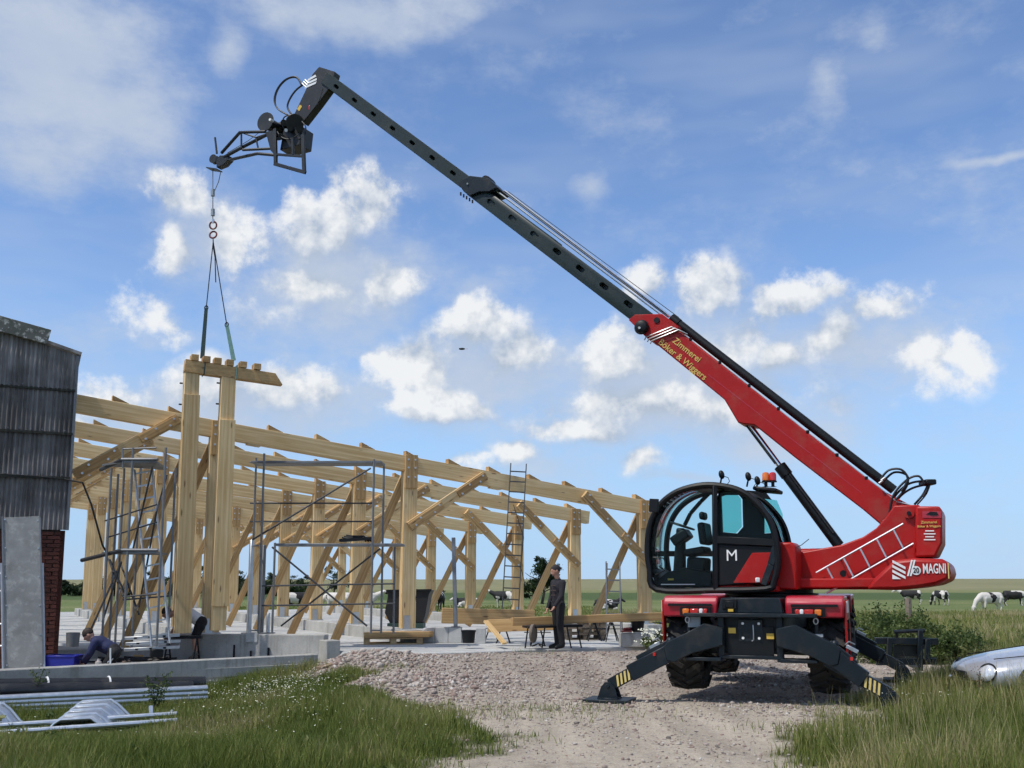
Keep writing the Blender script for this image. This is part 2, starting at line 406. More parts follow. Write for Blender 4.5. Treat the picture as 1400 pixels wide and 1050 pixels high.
def gz(x, y):
    x = np.asarray(x, float); y = np.asarray(y, float)
    g = sdist(np.stack([x, y], -1), GRAVEL)
    near = 1-sstep(26, 45, y)
    left = sstep(.0, 2.6, g)*(x < 1.5)*(1-sstep(21, 30, y))*(.10+.18*sstep(10, 15, y))
    z = -left
    rgt = sstep(.2, 2.5, g)*(x > 1.5)*near
    z = z+rgt*.10
    ramp = .25*(1-sstep(0, 4.2, segd(x, y, [(-3.6, 20.6), tuple(SLABA[:2]), tuple(SLABB[:2]), tuple(SLABC[:2])])))*(x > -5)
    z = z+ramp*sstep(.6, -1.0, g)
    z = z+.20*np.exp(-((x+2.7)**2+(y-19.1)**2)/1.1)+.13*np.exp(-((x+1.5)**2+(y-16.6)**2)/1.6)+.10*np.exp(-((x-.2)**2+(y-19.5)**2)/3)
    n1 = fbm(x*.5, y*.5, 3)-.5; n2 = fbm(x*2.3+5, y*2.3, 3)-.5
    z = z+near*(n1*.10+n2*.05*sstep(-.3, .5, g)+n2*.025)
    # pile of soil under the feed fence panel on the left
    z = z+.16*np.exp(-((x+4.1)**2/1.6+(y-14.3)**2/.5))
    # under the slab and the pit floor the ground stays well below them
    inslab = sdist(np.stack([x, y], -1), SLABP)
    z = np.where(inslab < .25, np.minimum(z, .10), z)
    pit = sdist(np.stack([x, y], -1), PITP)
    z = np.where(pit < .1, np.minimum(z, -.12), z)
    return z
_f = 34.0
e1 = hall(8.1, -1.0, 0)
SLABP = np.array([tuple(SLABA[:2]), tuple(SLABB[:2]), tuple(SLABC[:2]), (e1.x, e1.y), tuple(hall(8.1, _f, 0)[:2]), tuple(hall(-16, _f, 0)[:2]), tuple(hall(-16, 1, 0)[:2]), (-8.9, 22.4), (-3.5, 21.6)])
PITP = np.array([(-8.75, 17.15), (-4.1, 20.75), (-3.7, 22.0), (-8.9, 22.6), (-14, 22.6), (-14, 17.2)])
def axis(a, fine0, fine1, b, st, gr):
    v = list(np.arange(fine0, fine1+1e-6, st)); s = st; x = fine0
    while x > a: s *= gr; x -= s; v.insert(0, x)
    s = st; x = v[-1]
    while x < b: s *= gr; x += s; v.append(x)
    return np.array(v)
xs = axis(-900, -11, 12, 900, .16, 1.16); ys = axis(-40, 7, 26, 1500, .16, 1.13)
X, Y = np.meshgrid(xs, ys)
G = gz(X, Y); gd = sdist(np.stack([X, Y], -1), GRAVEL)
edge = gd+(fbm(X*1.3, Y*1.3, 4)-.5)*1.7+(fbm(X*4.1+3, Y*4.1, 3)-.5)*.9
gm = 1-sstep(-.25, .35, edge)
def grid_obj(name, X, Y, Zz, mat, attrs={}):
    ny, nx = X.shape
    me = bpy.data.meshes.new(name)
    vs = np.stack([X, Y, Zz], -1).reshape(-1, 3).astype(np.float32)
    i = (np.arange(ny-1)[:, None]*nx+np.arange(nx-1)[None, :]).ravel()
    fs = np.stack([i, i+1, i+nx+1, i+nx], -1).astype(np.int32)
    me.vertices.add(len(vs)); me.vertices.foreach_set('co', vs.ravel())
    me.loops.add(fs.size); me.loops.foreach_set('vertex_index', fs.ravel())
    me.polygons.add(len(fs)); me.polygons.foreach_set('loop_start', np.arange(len(fs), dtype=np.int32)*4)
    me.update(calc_edges=True); me.validate()
    for k, a in attrs.items():
        q = me.attributes.new(k, 'FLOAT', 'POINT'); q.data.foreach_set('value', a.astype(np.float32).ravel())
    me.shade_smooth(); me.materials.append(mat)
    o = bpy.data.objects.new(name, me); col.objects.link(o); return o
m, n, b = new_mat('ground_soil_gravel_field')
P = n.n('ShaderNodeTexCoord').outputs['Object']
gmask = n.n('ShaderNodeAttribute', attribute_name='gravel').outputs['Fac']
sp = n.n('ShaderNodeSeparateXYZ'); n.put(sp.inputs[0], P)
w1 = n.noise(P, .55, 5, .6); w2 = n.noise(P, 6, 6, .65); w3 = n.noise(P, 45, 4, .6)
# crushed brick and sand on the track
pink = n.mix(w2, (.26, .215, .18), (.41, .355, .30)); sand = n.mix(w2, (.34, .29, .225), (.50, .44, .35))
road = n.mix(n.mr(sp.outputs[1], 14.0, 18.0), sand, pink)
road = n.mix(n.mr(w1, .35, .65, 0, .5), road, sand)
road = n.vm('SCALE', road, sc=n.mr(w3, .3, .7, .72, 1.22, False))
vo = n.n('ShaderNodeTexVoronoi'); n.put(vo.inputs['Vector'], P); vo.inputs['Scale'].default_value = 26
road = n.mix(n.mr(n.noise(P, 9, 3), .52, .62, 0, .55), road, n.vm('SCALE', n.mix(vo.outputs['Color'], (.30, .22, .18), (.46, .42, .38)), sc=.9))
rut = n.noise(n.vm('MULTIPLY', n.vm('ADD', P, (0, 0, 0)), (1.5, .16, 1)), 1.3, 4, .55)
road = n.vm('SCALE', road, sc=n.mr(rut, .32, .66, .74, 1.12, False))
damp = n.mr(n.noise(P, .8, 6, .7), .57, .70, 0, .45); road = n.mix(damp, road, (.17, .135, .105))
turf = n.mix(w2, (.030, .045, .014), (.085, .095, .035))
past = n.mix(n.noise(P, .09, 5, .6), (.085, .125, .035), (.16, .185, .07))
past = n.mix(n.mr(n.noise(n.vm('MULTIPLY', P, (.02, .12, 1)), 1, 4), .45, .6, 0, .6), past, (.20, .20, .09))
crop = n.mix(n.noise(P, .03, 4), (.055, .085, .030), (.08, .115, .035))
field = n.mix(n.mr(sp.outputs[1], 105, 125), past, crop)
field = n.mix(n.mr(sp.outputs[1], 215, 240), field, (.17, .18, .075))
grass = n.mix(n.mr(sp.outputs[1], 26, 40), turf, field)
n.put(b.inputs['Base Color'], n.mix(gmask, grass, road)); b.inputs['Roughness'].default_value = .95
b.inputs['Specular IOR Level'].default_value = .15
bumpn(n, b, n.m('ADD', w3, n.m('MULTIPLY', w2, 1.2)), .6, .03)
tag(grid_obj('ground', X, Y, G, m, {'gravel': gm}), kind='structure')

# the sea dyke along the horizon
m, n, b = new_mat('dyke_grass'); P = n.n('ShaderNodeTexCoord').outputs['Object']
n.put(b.inputs['Base Color'], n.mix(n.noise(n.vm('MULTIPLY', P, (.25, 1, 3)), .12, 6, .6), (.13, .135, .06), (.25, .23, .115))); b.inputs['Roughness'].default_value = 1
dx = np.linspace(-900, 900, 240); dv = np.array([0, .12, .3, .55, .8, .93, 1, 1.06, 1.5])
dh = np.array([-.6, .4, 1.3, 2.6, 3.6, 4.0, 4.05, 4.0, -1])
DX, DV = np.meshgrid(dx, np.arange(len(dv)))
DYY = 330+dv[DV]*60+DX*.02
DZ = dh[DV]*(.93+.10*sstep(-100, 250, DX))+(fbm(DX*.02, DV*1.3, 3)-.5)*.5*(dh[DV] > 0)
tag(grid_obj('dyke', DX, DYY, DZ, m), kind='structure')

# ---------------------------------------------------------------- concrete
def concrete(name, c, streak=.5):
    m, n, b = new_mat(name); P = n.n('ShaderNodeTexCoord').outputs['Object']
    a = n.noise(P, 1.3, 7, .65); f = n.noise(P, 30, 5, .6)
    k = n.mix(n.mr(a, .3, .7), n.vm('SCALE', c, sc=.78), n.vm('SCALE', c, sc=1.12))
    s2 = n.noise(n.vm('MULTIPLY', P, (3.5, 3.5, .35)), 1.6, 5, .65)
    k = n.mix(n.mr(s2, .5, .68, 0, streak), k, (c[0]*.48, c[1]*.47, c[2]*.42))
    k = n.vm('SCALE', k, sc=n.mr(f, .3, .7, .9, 1.1, False))
    vo = n.n('ShaderNodeTexVoronoi'); n.put(vo.inputs['Vector'], P); vo.inputs['Scale'].default_value = 14
    k = n.mix(n.mr(vo.outputs['Distance'], .0, .09, .5, 0), k, (c[0]*.4, c[1]*.4, c[2]*.4))
    n.put(b.inputs['Base Color'], k); b.inputs['Roughness'].default_value = .9
    bumpn(n, b, n.m('ADD', f, a), .35, .012); return m
MT['conc'] = concrete('cast_concrete', (.40, .39, .36), .55)
MT['slab'] = concrete('slab_concrete', (.44, .44, .42), .2)
MT['block'] = concrete('lime_block', (.50, .50, .48), .25)
mb = MB(); mb.prism([tuple(p) for p in SLABP], (0, 0, .02), (1, 0, 0), (0, 1, 0), (0, 0, FL-.02))
tag(mb.build('floor_slab', MT['slab'], smooth=0, bevel=.012), kind='structure')
PITZ = .10
mb = MB(); mb.prism([tuple(p) for p in PITP], (0, 0, -.06), (1, 0, 0), (0, 1, 0), (0, 0, PITZ+.06))
tag(mb.build('pit_floor', MT['conc'], smooth=0), kind='structure')
TR, TL, TLL, TM = 6.95, -4.65, -8.0, 0.0
for t, nm in ((TR, 'eave'), (TM, 'middle'), (TL, 'inner')):
    mb = MB(); mb.bar(hall(t, -.45, (FL+PL)/2-.1), hall(t, 28, (FL+PL)/2-.1), .5, PL-FL+.2)
    tag(mb.build('plinth', MT['conc'], smooth=0, bevel=.012), 'long concrete upstand carrying the %s row of timber posts' % nm, 'plinth')
# walls of the pit
FW0, FW1 = V((-8.75, 17.05, 0)), V((-4.0, 21.2, 0))
FWT = .27
mb = MB(); mb.bar(FW0+Z*(FWT/2-.4), FW1+Z*(FWT/2-.4), .26, FWT+.8); mb.bar(FW0+Z*(-.25)-V((-.62, .78, 0))*.20, FW1+Z*(-.30)-V((-.62, .78, 0))*.20, .2, .22)
solo(mb, 'concrete_wall', MT['conc'], 'low cast concrete wall running behind the black pipes', 'wall', (-6, 19, -.3), smooth=0, bevel=.015)
UW0, UW1 = at(235, 890, 22.15), at(446, 890, 21.75)
mb = MB(); mb.bar(V((UW0.x, UW0.y, .26)), V((UW1.x, UW1.y, .26)), .30, .74)
mb.bar(V((UW1.x, UW1.y-.05, .22)), V((UW1.x+.22, UW1.y-.42, .22)), .3, .62)
w = thing('concrete_wall', 'taller concrete foundation wall with a pale patched notch, under the worker in the white vest', 'wall', (-4.5, 21, 0))
mb.build('wall_body', MT['conc'], w, smooth=0, bevel=.015)
for a, bb, z0, z1 in ((336, 352, .47, .665), (337, 352, .10, .20)):
    p, q = at(a, 880, 21.78), at(bb, 880, 21.78)
    MB().bar(V((p.x, p.y, (z0+z1)/2)), V((q.x, q.y, (z0+z1)/2)), .05, z1-z0).build('patch', MT['slab'], w, smooth=0)
for a, z0, z1 in ((320, .12, .42), (367, .12, .36), (343, .1, .30)):
    p = at(a, 890, 21.72); MB().tube((p.x, p.y, z0), (p.x, p.y, z1), .022, 8).build('rebar_stub', MT['black'], w)
# ---------------------------------------------------------------- rotating telehandler
MT['glass'] = None
def glass_mat(name, tint, rough=.03):
    m = bpy.data.materials.new(name); m.use_nodes = True; m.node_tree.nodes.clear(); n = NT(m.node_tree)
    t = n.n('ShaderNodeBsdfTransparent'); t.inputs[0].default_value = (*tint, 1)
    g = n.n('ShaderNodeBsdfGlossy'); g.inputs['Roughness'].default_value = rough
    fr = n.n('ShaderNodeFresnel'); fr.inputs[0].default_value = 1.18
    mx = n.n('ShaderNodeMixShader'); n.L.new(fr.outputs[0], mx.inputs[0]); n.L.new(t.outputs[0], mx.inputs[1]); n.L.new(g.outputs[0], mx.inputs[2])
    o = n.n('ShaderNodeOutputMaterial'); n.L.new(mx.outputs[0], o.inputs[0]); return m
MT['glass'] = glass_mat('cab_glass', (.84, .93, .92)); MT['tint'] = glass_mat('tinted_cab_glass', (.50, .80, .76))
MT['lampred'] = pm('red_lens', (.55, .02, .015), .2, 0, .1, 9, coat=.6)
MT['lampor'] = pm('orange_lens', (.75, .18, .015), .2, 0, .1, 9, coat=.6)
MT['bushmetal'] = pm('grey_plate', (.33, .36, .38), .5, .2, .1, 9)

def boolean_cut(o, cutter_mb):
    c = cutter_mb.build('cut', MT['black'], None, smooth=0); c.parent = o.parent
    if o.parent is not None:
        inv = WINV[root_of(o).name]; c.data.transform(inv)
    md = o.modifiers.new('b', 'BOOLEAN'); md.object = c; md.operation = 'DIFFERENCE'; md.solver = 'EXACT'
    bpy.context.view_layer.update()
    dg = bpy.context.evaluated_depsgraph_get(); me = bpy.data.meshes.new_from_object(o.evaluated_get(dg))
    o.modifiers.clear(); old = o.data; o.data = me; me.name = o.name
    bpy.data.objects.remove(c)
    me.shade_smooth(); me.set_sharp_from_angle(angle=R(35))

CA = R(20); EA = V((math.sin(CA), math.cos(CA), 0)); ER = V((math.cos(CA), -math.sin(CA), 0)); EO = V((3.34, 14.55, 0))
def C(r, a, z): return EO + ER*r + EA*a + Z*z
TH = V((-.906, .423, 0)).normalized(); TLv = V((-TH.y, TH.x, 0)); TO = V((4.12, 16.45, 0))
def T(f, l, z): return TO + TH*f + TLv*l + Z*z
def tp(px, py, l):
    "point of the turret's vertical plane at lateral offset l"
    d = ray(px, py); e = V((0, 0, EYE)); k = (TO+TLv*l-e).dot(TLv)/d.dot(TLv); return e+d*k
tele = thing('rotating_telehandler', 'red and anthracite rotating telehandler on outriggers, long boom raised over the timber frames', 'telehandler', (EO.x, EO.y, 0), -CA)
def slab_from(pts, l, width, mb=None):
    "plate: outline pts on plane l, pushed away from the camera side by width"
    mb = mb or MB(); a = [tp(x, y, l) for x, y in pts]; b = [p-TLv*width for p in a]; n = len(a)
    return mb.add(a+b, [tuple(range(n-1, -1, -1)), tuple(range(n, 2*n))]+[(i, (i+1) % n, n+(i+1) % n, n+i) for i in range(n)])
# --- chassis
mb = MB(); c8 = M((ER, EA, Z)).transposed().to_4x4(); c8.translation = EO; mb.T = c8
mb.box((0, 2.3, .98), (.86, 4.5, .55)); mb.prism([(-.46, 1.26), (.46, 1.26), (.40, 1.47), (-.40, 1.47)], (0, 0, 0), (1, 0, 0), (0, 0, 1), (0, 4.6, 0))
mb.box((0, .75, .8), (1.7, .26, .28)); mb.box((0, 3.85, .8), (1.7, .26, .28))
mb.build('chassis', MT['grey'], tele, bevel=.012)
for a0, s in ((0, 1), (4.6, -1)):
    mb = MB(c8)
    for r in (-.40, .40):
        mb.box((r, a0-.05*s, .93), (.09, .10, .66)); mb.box((r*1.62, a0-.03*s, .625), (.5, .30, .05)); mb.box((r*1.66, a0-.03*s, 1.235), (.48, .34, .05))
        mb.box((r*2.2, a0+.1*s, .93), (.05, .1, .56))
    mb.box((0, a0-.03*s, 1.235), (.9, .36, .055)); mb.box((0, a0-.09*s, .66), (.9, .03, .05))
    mb.build('outrigger_frame', MT['grey'], tele, bevel=.008)
mb = MB(c8); mb.box((0, -.02, .86), (.62, .06, .42)); rec = mb.build('recess_plate', MT['black'], tele)
for x, z in ((-.10, 1.12), (.12, 1.12), (-.10, .92), (.12, .92)): MB(c8).tube((x, -.06, z), (x, -.085, z), .018, 10).build('bolt_cover', MT['white'], rec)
MB(c8).box((0, -.045, 1.02), (.34, .02, .30)).build('cover_plate', MT['grey'], rec, bevel=.004)
MB(c8).path([(.04, -.07, 1.10), (.045, -.08, 1.0), (.045, -.08, .90), (.02, -.08, .88)], .008, 6).build('release_hook', MT['steel'], rec)
for x, z in ((-.25, 1.02), (.27, .95)): MB(c8).box((x, -.065, z), (.10, .02, .075)).build('warning_label', MT['yellow'], rec)
MB(c8).box((-.26, .02, 1.30), (.07, .22, .035)).build('warning_label', MT['yellow'], tele)
mb = MB(c8); mb.box((-.28, -.005, 1.385), (.20, .05, .14)); mb.box((-.28, -.02, 1.385), (.12, .05, .09)); mb.build('rear_camera', MT['black'], tele, bevel=.008)
# --- wheels
def make_wheel(r, a, z=.73):
    ax = ER if r > 0 else -ER; c = C(r, a, z); w = .24
    wh = MB(); wh.lathe([(.30, -w*.9), (.33, -w), (.46, -w*1.05), (.545, -w*.92), (.565, -w*.55), (.575, 0), (.565, w*.55), (.545, w*.92), (.46, w*1.05), (.33, w), (.30, w*.9)], c, ax, 36, True)
    e, s, u = frame(ax)
    for k in range(18):
        for side in (-1, 1):
            t = 2*math.pi*(k+(.5 if side > 0 else 0))/18; q = t+.26
            d0 = s*math.cos(t)+u*math.sin(t); d1 = s*math.cos(q)+u*math.sin(q)
            wh.bar(c+d1*.583+e*(side*.012), c+d0*.560+e*(side*.235), .062, .062, up=d0)
            wh.bar(c+d0*.560+e*(side*.235), c+d0*.50+e*(side*.258), .06, .045, up=e)
    tyre = wh.build('tyre', MT['rubber'], tele, smooth=30)
    rm = MB(); rm.lathe([(.02, .06), (.10, .10), (.16, .10), (.20, .02), (.28, .04), (.31, .17), (.32, .20), (.30, .20), (.27, .06), (.02, .02)], c, ax, 28)
    rim = rm.build('rim', MT['grey'], tyre)
    for k in range(8):
        d = s*math.cos(k*math.pi/4)+u*math.sin(k*math.pi/4)
        MB().tube(c+d*.16+e*.09, c+d*.16+e*.13, .016, 6).build('wheel_nut', MT['steel'], tyre)
for a in (.78, 3.85):
    for r in (-1.0, 1.0): make_wheel(r, a)
# --- mudguards with lamps
def mudguard(r0, r1, a0, a1, zt, face):
    s = 1 if r1 > 0 else -1
    prof = [(a0+.02, zt-.30), (a0, zt-.10), (a0+.06, zt-.015), (a0+.16, zt), (a1-.16, zt), (a1-.05, zt-.03), (a1, zt-.12), (a1-.02, zt-.30), (a1-.08, zt-.30), (a1-.10, zt-.10), (a0+.12, zt-.10), (a0+.09, zt-.30)]
    mb = MB(c8); mb.prism(prof, (r0, 0, 0), (0, 1, 0), (0, 0, 1), (r1-r0, 0, 0))
    g = mb.build('mudguard', MT['fender'], tele, bevel=.025)
    mb = MB(c8); y = a0-.012 if face < 0 else a1+.012
    mb.box(((r0+r1)/2, y, zt-.13), (abs(r1-r0)*.8, .03, .035)); mb.build('trim_groove', MT['black'], g)
    return g
gl = mudguard(-1.25, -.47, .08, 1.5, 1.50, -1); gr_ = mudguard(.47, 1.25, .08, 1.5, 1.50, -1)
g3 = mudguard(-1.25, -.47, 3.15, 4.55, 1.50, 1); g4 = mudguard(.47, 1.25, 3.15, 4.55, 1.50, 1)
for s, g in ((-1, gl), (1, gr_)):
    for dx, mt, w in ((.86, 'lampor', .09), (.745, 'lampred', .12), (.655, 'white', .05), (.60, 'lampred', .06)):
        x = dx if s < 0 else dx
        MB(c8).box((s*x*1.06, .045, 1.275), (w, .07, .085)).build('tail_lamp', MT[mt], g, bevel=.01)
    MB(c8).box((s*.78, .075, 1.275), (.44, .06, .12)).build('lamp_housing', MT['black'], g)
    # side skirt with clear arrow print
    mb = MB(c8); mb.prism([(.12, 1.44), (1.44, 1.44), (1.46, .9), (1.36, .62), (1.2, .62), (1.22, 1.16), (.34, 1.16), (.30, .5), (.16, .5)], (s*1.252, 0, 0), (0, 1, 0), (0, 0, 1), (s*.025, 0, 0))
    sk = mb.build('mudguard_skirt', MT['red'], g, bevel=.006)
    MB(c8).box((s*1.285, .42, 1.35), (.012, .5, .16)).build('reflector_print', MT['white'], sk)
MB(c8).box((-.79, .01, 1.13), (.18, .02, .15)).build('licence_plate_holder', MT['bushmetal'], tele, bevel=.004)
MB(c8).box((-.80, -.02, .98), (.13, .05, .05)).build('step_plate', MT['bushmetal'], tele)
MB(c8).box((.90, -.05, .97), (.14, .06, .04)).build('step_plate', MT['bushmetal'], tele)
for s in (-1, 1):
    mb = MB(c8); c0 = V((s*.88, -.02, 1.16)); mb.path([c0+V((s*.03*math.cos(q), 0, .04*math.sin(q))) for q in np.linspace(0, 5.7, 10)], .009, 6, True); mb.build('lashing_ring', MT['steel'], tele)
# --- outriggers
def outrigger(s, a0, rp, fwd):
    yo = a0-.10*fwd
    def q(r, z, dy=0): return c8 @ V((s*r, yo+dy, z))
    e = ER*s
    ar = MB(); n_ = EA
    poly = [(.36, 1.06), (.62, 1.12), (.86, .99), (1.14, .86), (1.20, .78), (1.16, .60), (1.05, .57), (.80, .70), (.36, .82)]
    ar.prism([(s*x, z) for x, z in poly] if s > 0 else [(s*x, z) for x, z in poly][::-1], c8 @ V((0, yo-.11, 0)), ER, Z, EA*.22)
    leg = ar.build('outrigger', MT['grey'], tele, bevel=.012)
    mb = MB(); mb.bar(q(1.02, .75), q(rp-.32, .40), .19, .235, up=Z); mb.build('outer_tube', MT['grey'], leg, bevel=.01)
    mb = MB(); mb.bar(q(1.05, .885), q(rp-.42, .60), .09, .09); mb.ell(q(1.12, .86), (.06, .06, .06), 10, 6); mb.build('hydraulic_cover', MT['grey'], leg, bevel=.01)
    mb = MB(); mb.bar(q(rp-.8, .66), q(rp-.02, .225), .14, .175); mb.build('inner_tube', MT['grey'], leg, bevel=.008)
    d = (q(rp-.02, .225)-q(rp-.8, .66)).normalized(); up_ = d.cross(EA*s)
    up_ = up_ if up_.z > 0 else -up_
    for k in range(4):
        c = q(rp-.8, .66)+d*(.55+k*.062)
        for fy in (-1,):
            o = c-EA*fwd*.074
            MB().add([o+up_*.07+d*.035, o+up_*.07+d*.065, o-up_*.07-d*.005, o-up_*.07-d*.035] if False else
                     [o+up_*.072-d*.03, o+up_*.072+d*.002, o-up_*.072+d*.062, o-up_*.072+d*.03], [(0, 1, 2, 3)]).build('hazard_stripe', MT['paleyel'], leg, smooth=0)
    MB().bar(q(rp-.62, .575), q(rp-.52, .52), .006, .012).build('edge_mark', MT['white'], leg)
    mb = MB(); mb.box(V(), (0, 0, 0)) if False else None
    for dy in (-.095, .095):
        mb.prism([(-.16, .03), (.16, .03), (.10, .20), (.04, .27), (-.04, .27), (-.10, .2)], q(rp, 0, dy-.012), ER, Z, EA*.024)
    mb.tube(q(rp, .215, -.12), q(rp, .215, .12), .03, 10); mb.box(q(rp, .035), (.3, .26, .03), -CA)
    ft = mb.build('foot', MT['grey'], leg, bevel=.005)
    MB().box(q(rp, .012+max(0, 0)), (.66, .56, .045), -CA).build('ground_pad', MT['grey'], leg, bevel=.008)
    p = q(1.33, .68, -.10*fwd); MB().box(p-EA*fwd*.012, (.035, .006, .045), -CA).build('arrow_label', MT['lampred'], leg)
    mb = MB(); mb.box(q(1.34, .80), (.17, .08, .05), Rm=(M.Rotation(-CA, 3, 'Z') @ M.Rotation(R(28)*s, 3, 'Y'))); mb.path([q(1.25, .85), q(1.3, .90), q(1.38, .86)], .012, 6); mb.build('valve_block', MT['steel'], leg, bevel=.01)
    return leg
outrigger(-1, 0, 2.02, 1); outrigger(1, 0, 1.80, 1); outrigger(-1, 4.6, 2.0, -1); outrigger(1, 4.6, 2.0, -1)
# --- slew ring and turret
MB().lathe([(.3, 1.40), (.72, 1.42), (.72, 1.52), (.64, 1.53), (.64, 1.60), (.3, 1.60)], TO, Z, 40).build('slew_ring', MT['black'], tele)
mb = MB(); t4 = M((TH, TLv, Z)).transposed().to_4x4(); t4.translation = TO
mbt = MB(t4)
mbt.box((-.2, 0, 1.68), (3.2, 1.5, .14))
body = slab_from([(1064, 806), (1064, 757), (1088, 756), (1150, 745), (1180, 734), (1198, 722), (1212, 706), (1222, 691), (1257, 690), (1258, 762), (1240, 806)], .50, .14)
tb = body.build('turret_side_plate', MT['red'], tele, bevel=.02)
slab_from([(1064, 806), (1064, 757), (1088, 756), (1150, 745), (1180, 734), (1198, 722), (1212, 706), (1222, 691), (1257, 690), (1258, 762), (1240, 806)], -.42, .12).build('turret_side_plate', MT['red'], tele, bevel=.02)
mbt.build('turret_deck', MT['red'], tele, bevel=.02)
slab_from([(1057, 806), (1057, 742), (1082, 741), (1088, 747), (1090, 806)], 1.02, .5).build('battery_box', MT['red'], tele, bevel=.03)
mb = MB(t4); mb.box((-.2, -.85, 1.93), (2.3, .7, .62)); hood = mb.build('engine_hood', MT['red'], tele, bevel=.06)
mb = MB(t4); mb.tube((-.9, -.9, 2.2), (-.9, -.9, 2.34), .04, 12); mb.build('exhaust_pipe', MT['black'], hood)
tower = slab_from([(1252, 692), (1285, 692), (1288, 700), (1288, 742), (1279, 761), (1250, 762)], .62, 1.15).build('tail_tower', MT['red'], tele, bevel=.03)
MB().tube(tp(1243, 702, .50), tp(1243, 702, .50)+TLv*.05, .075, 18).build('boom_pivot_pin', MT['red'], tele)
MB().tube(tp(1243, 702, .53), tp(1243, 702, .53)+TLv*.06, .03, 12).build('pivot_bolt', MT['black'], tele)
cw = slab_from([(1184, 806), (1196, 790), (1222, 766), (1250, 763), (1288, 764), (1297, 770), (1300, 783), (1297, 793), (1280, 800), (1255, 804), (1225, 807)], 1.15, 2.3).build('counterweight', MT['red'], tele, bevel=.05)
def onplate(txt, px, py, l, size, mat, parent, name, bold=0, tilt=0, shear=0, sx=1.0):
    ex = -TH; ey = Z
    if tilt: rm = M.Rotation(tilt, 3, TLv); ex = rm @ ex; ey = rm @ ey
    return text_mb(txt, size, tp(px, py, l), ex, ey, .004, 'CENTER', bold, shear, sx).build(name, MT[mat], parent, smooth=0)
onplate('MAGNI', 1277.5, 778, 1.162, .19, 'white', cw, 'lettering', .003, sx=.50)
def quadp(pts, l): return MB().add([tp(x, y, l) for x, y in pts], [tuple(range(len(pts)))])
for k in range(4):
    y = 765.5+k*6.6
    quadp([(1220, y), (1238, y+9.5), (1238, y+13), (1220, y+3.6)] if k < 3 else [(1220, y), (1232, y+6.4), (1220, y+6.4)], 1.163).build('hazard_stripe', MT['white'], cw, smooth=0)
for x0 in (1240, 1243.8): quadp([(x0+5.5, 765.5), (x0+8, 765.5), (x0+2.5, 787.5), (x0, 787.5)], 1.163).build('hazard_stripe', MT['white'], cw, smooth=0)
MB().tube(tp(1252.5, 780, 1.158), tp(1252.5, 780, 1.166), .062, 24).build('speed_disc', MT['white'], cw)
onplate('20', 1252.5, 780, 1.170, .10, 'black', cw, 'lettering', .002, sx=.8)
for k in range(3):
    a = T(-2.86, .95-k*.17, 2.02); mbq = MB(); mbq.add([a, a-TLv*.08, a-TLv*.16-Z*.26, a-TLv*.08-Z*.26], [(0, 1, 2, 3)]); 
quadp([(1295.5, 769), (1297, 770), (1298, 791), (1296.5, 791)], 1.163).build('edge_reflector', MT['paleyel'], cw, smooth=0)
for k, (t, c, s) in enumerate((('Zimmerei', 'gold', .055), ('Böker & Wiggers', 'gold', .045))): onplate(t, 1270, 714+k*5.5, .632, s, c, tower, 'lettering', .001)
for k in range(4): quadp([(1265-(k % 2)*2, 725+k*4), (1277+(k % 2)*2, 725+k*4), (1277+(k % 2)*2, 726.6+k*4), (1265-(k % 2)*2, 726.6+k*4)], .632).build('small_print', MT['white'], tower, smooth=0)
quadp([(1261, 699), (1287, 699), (1287, 708), (1261, 708)], .630).build('grey_badge', MT['fender'], tower, smooth=0)
slab_from([(1266, 703), (1272, 699.5), (1281, 700), (1283, 704), (1276, 705)], .640, .006).build('machine_pictogram', MT['black'], tower, smooth=0)
# access ladder on the turret
mb = MB()
mb.tube(tp(1116, 783, .66), tp(1235, 716, .66), .016, 8); lad = mb.build('access_ladder', MT['galv'], tele)
MB().tube(tp(1130, 811, .66), tp(1249, 743, .66), .016, 8).build('ladder_rail', MT['galv'], lad)
for k in range(5): MB().bar(tp(1131+22.7*k, 776.5-13*k, .66), tp(1144+22.7*k, 801.5-13*k, .66), .03, .022).build('rung', MT['galv'], lad)
for x, y in ((1150, 766), (1222, 724), (1165, 791)): MB().tube(tp(x, y, .66), tp(x, y, .48), .012, 6).build('ladder_bracket', MT['black'], lad)
MB().tube(tp(1153, 784, .50), tp(1153, 784, .505), .05, 16).build('access_hole', MT['black'], tele)
MB().path([tp(1089, 748, .8), tp(1096, 745, .8), tp(1106, 737, .8)], .006, 5).build('aerial', MT['black'], tele)
# --- boom
BL = .22
redp = [(888, 464), (928, 452), (1140, 620), (1206, 670), (1240, 688), (1256, 694), (1254, 716), (1206, 719), (1180, 697), (1086, 625), (1031, 581), (1019, 580), (1009, 578), (990, 546), (893, 467)]
b1 = slab_from(redp, BL, .50).build('boom_base_section', MT['red'], tele, bevel=.02)
def along(p0, p1, t): return (p0[0]+(p1[0]-p0[0])*t, p0[1]+(p1[1]-p0[1])*t)
b2 = slab_from([(657, 253), (1000, 509), (975, 524), (637, 265)], BL-.04, .42).build('boom_middle_section', MT['boomgrey'], tele, bevel=.02)
b3 = slab_from([(447, 98), (760, 328), (748, 345), (438, 113)], BL-.08, .34).build('boom_inner_section', MT['boomgrey'], tele, bevel=.015)
def slots(p0, p1, n, l, ln, hh):
    cut = MB(); cs = []
    a, b = tp(*p0, l), tp(*p1, l); d = (tp(*p1, l)-tp(*p0, l)).normalized(); nn = d.cross(TLv).normalized()
    for k in range(n):
        c = a.lerp(b, k/(n-1)); poly = []
        for j in range(12):
            q = 2*math.pi*j/12; sx_ = ln*(1 if math.cos(q) > 0 else -1)
            poly.append((sx_+hh*math.cos(q), hh*math.sin(q)))
        cut.prism(poly, c+TLv*.05, d, nn, -TLv*.17); cs.append(c)
    return cut
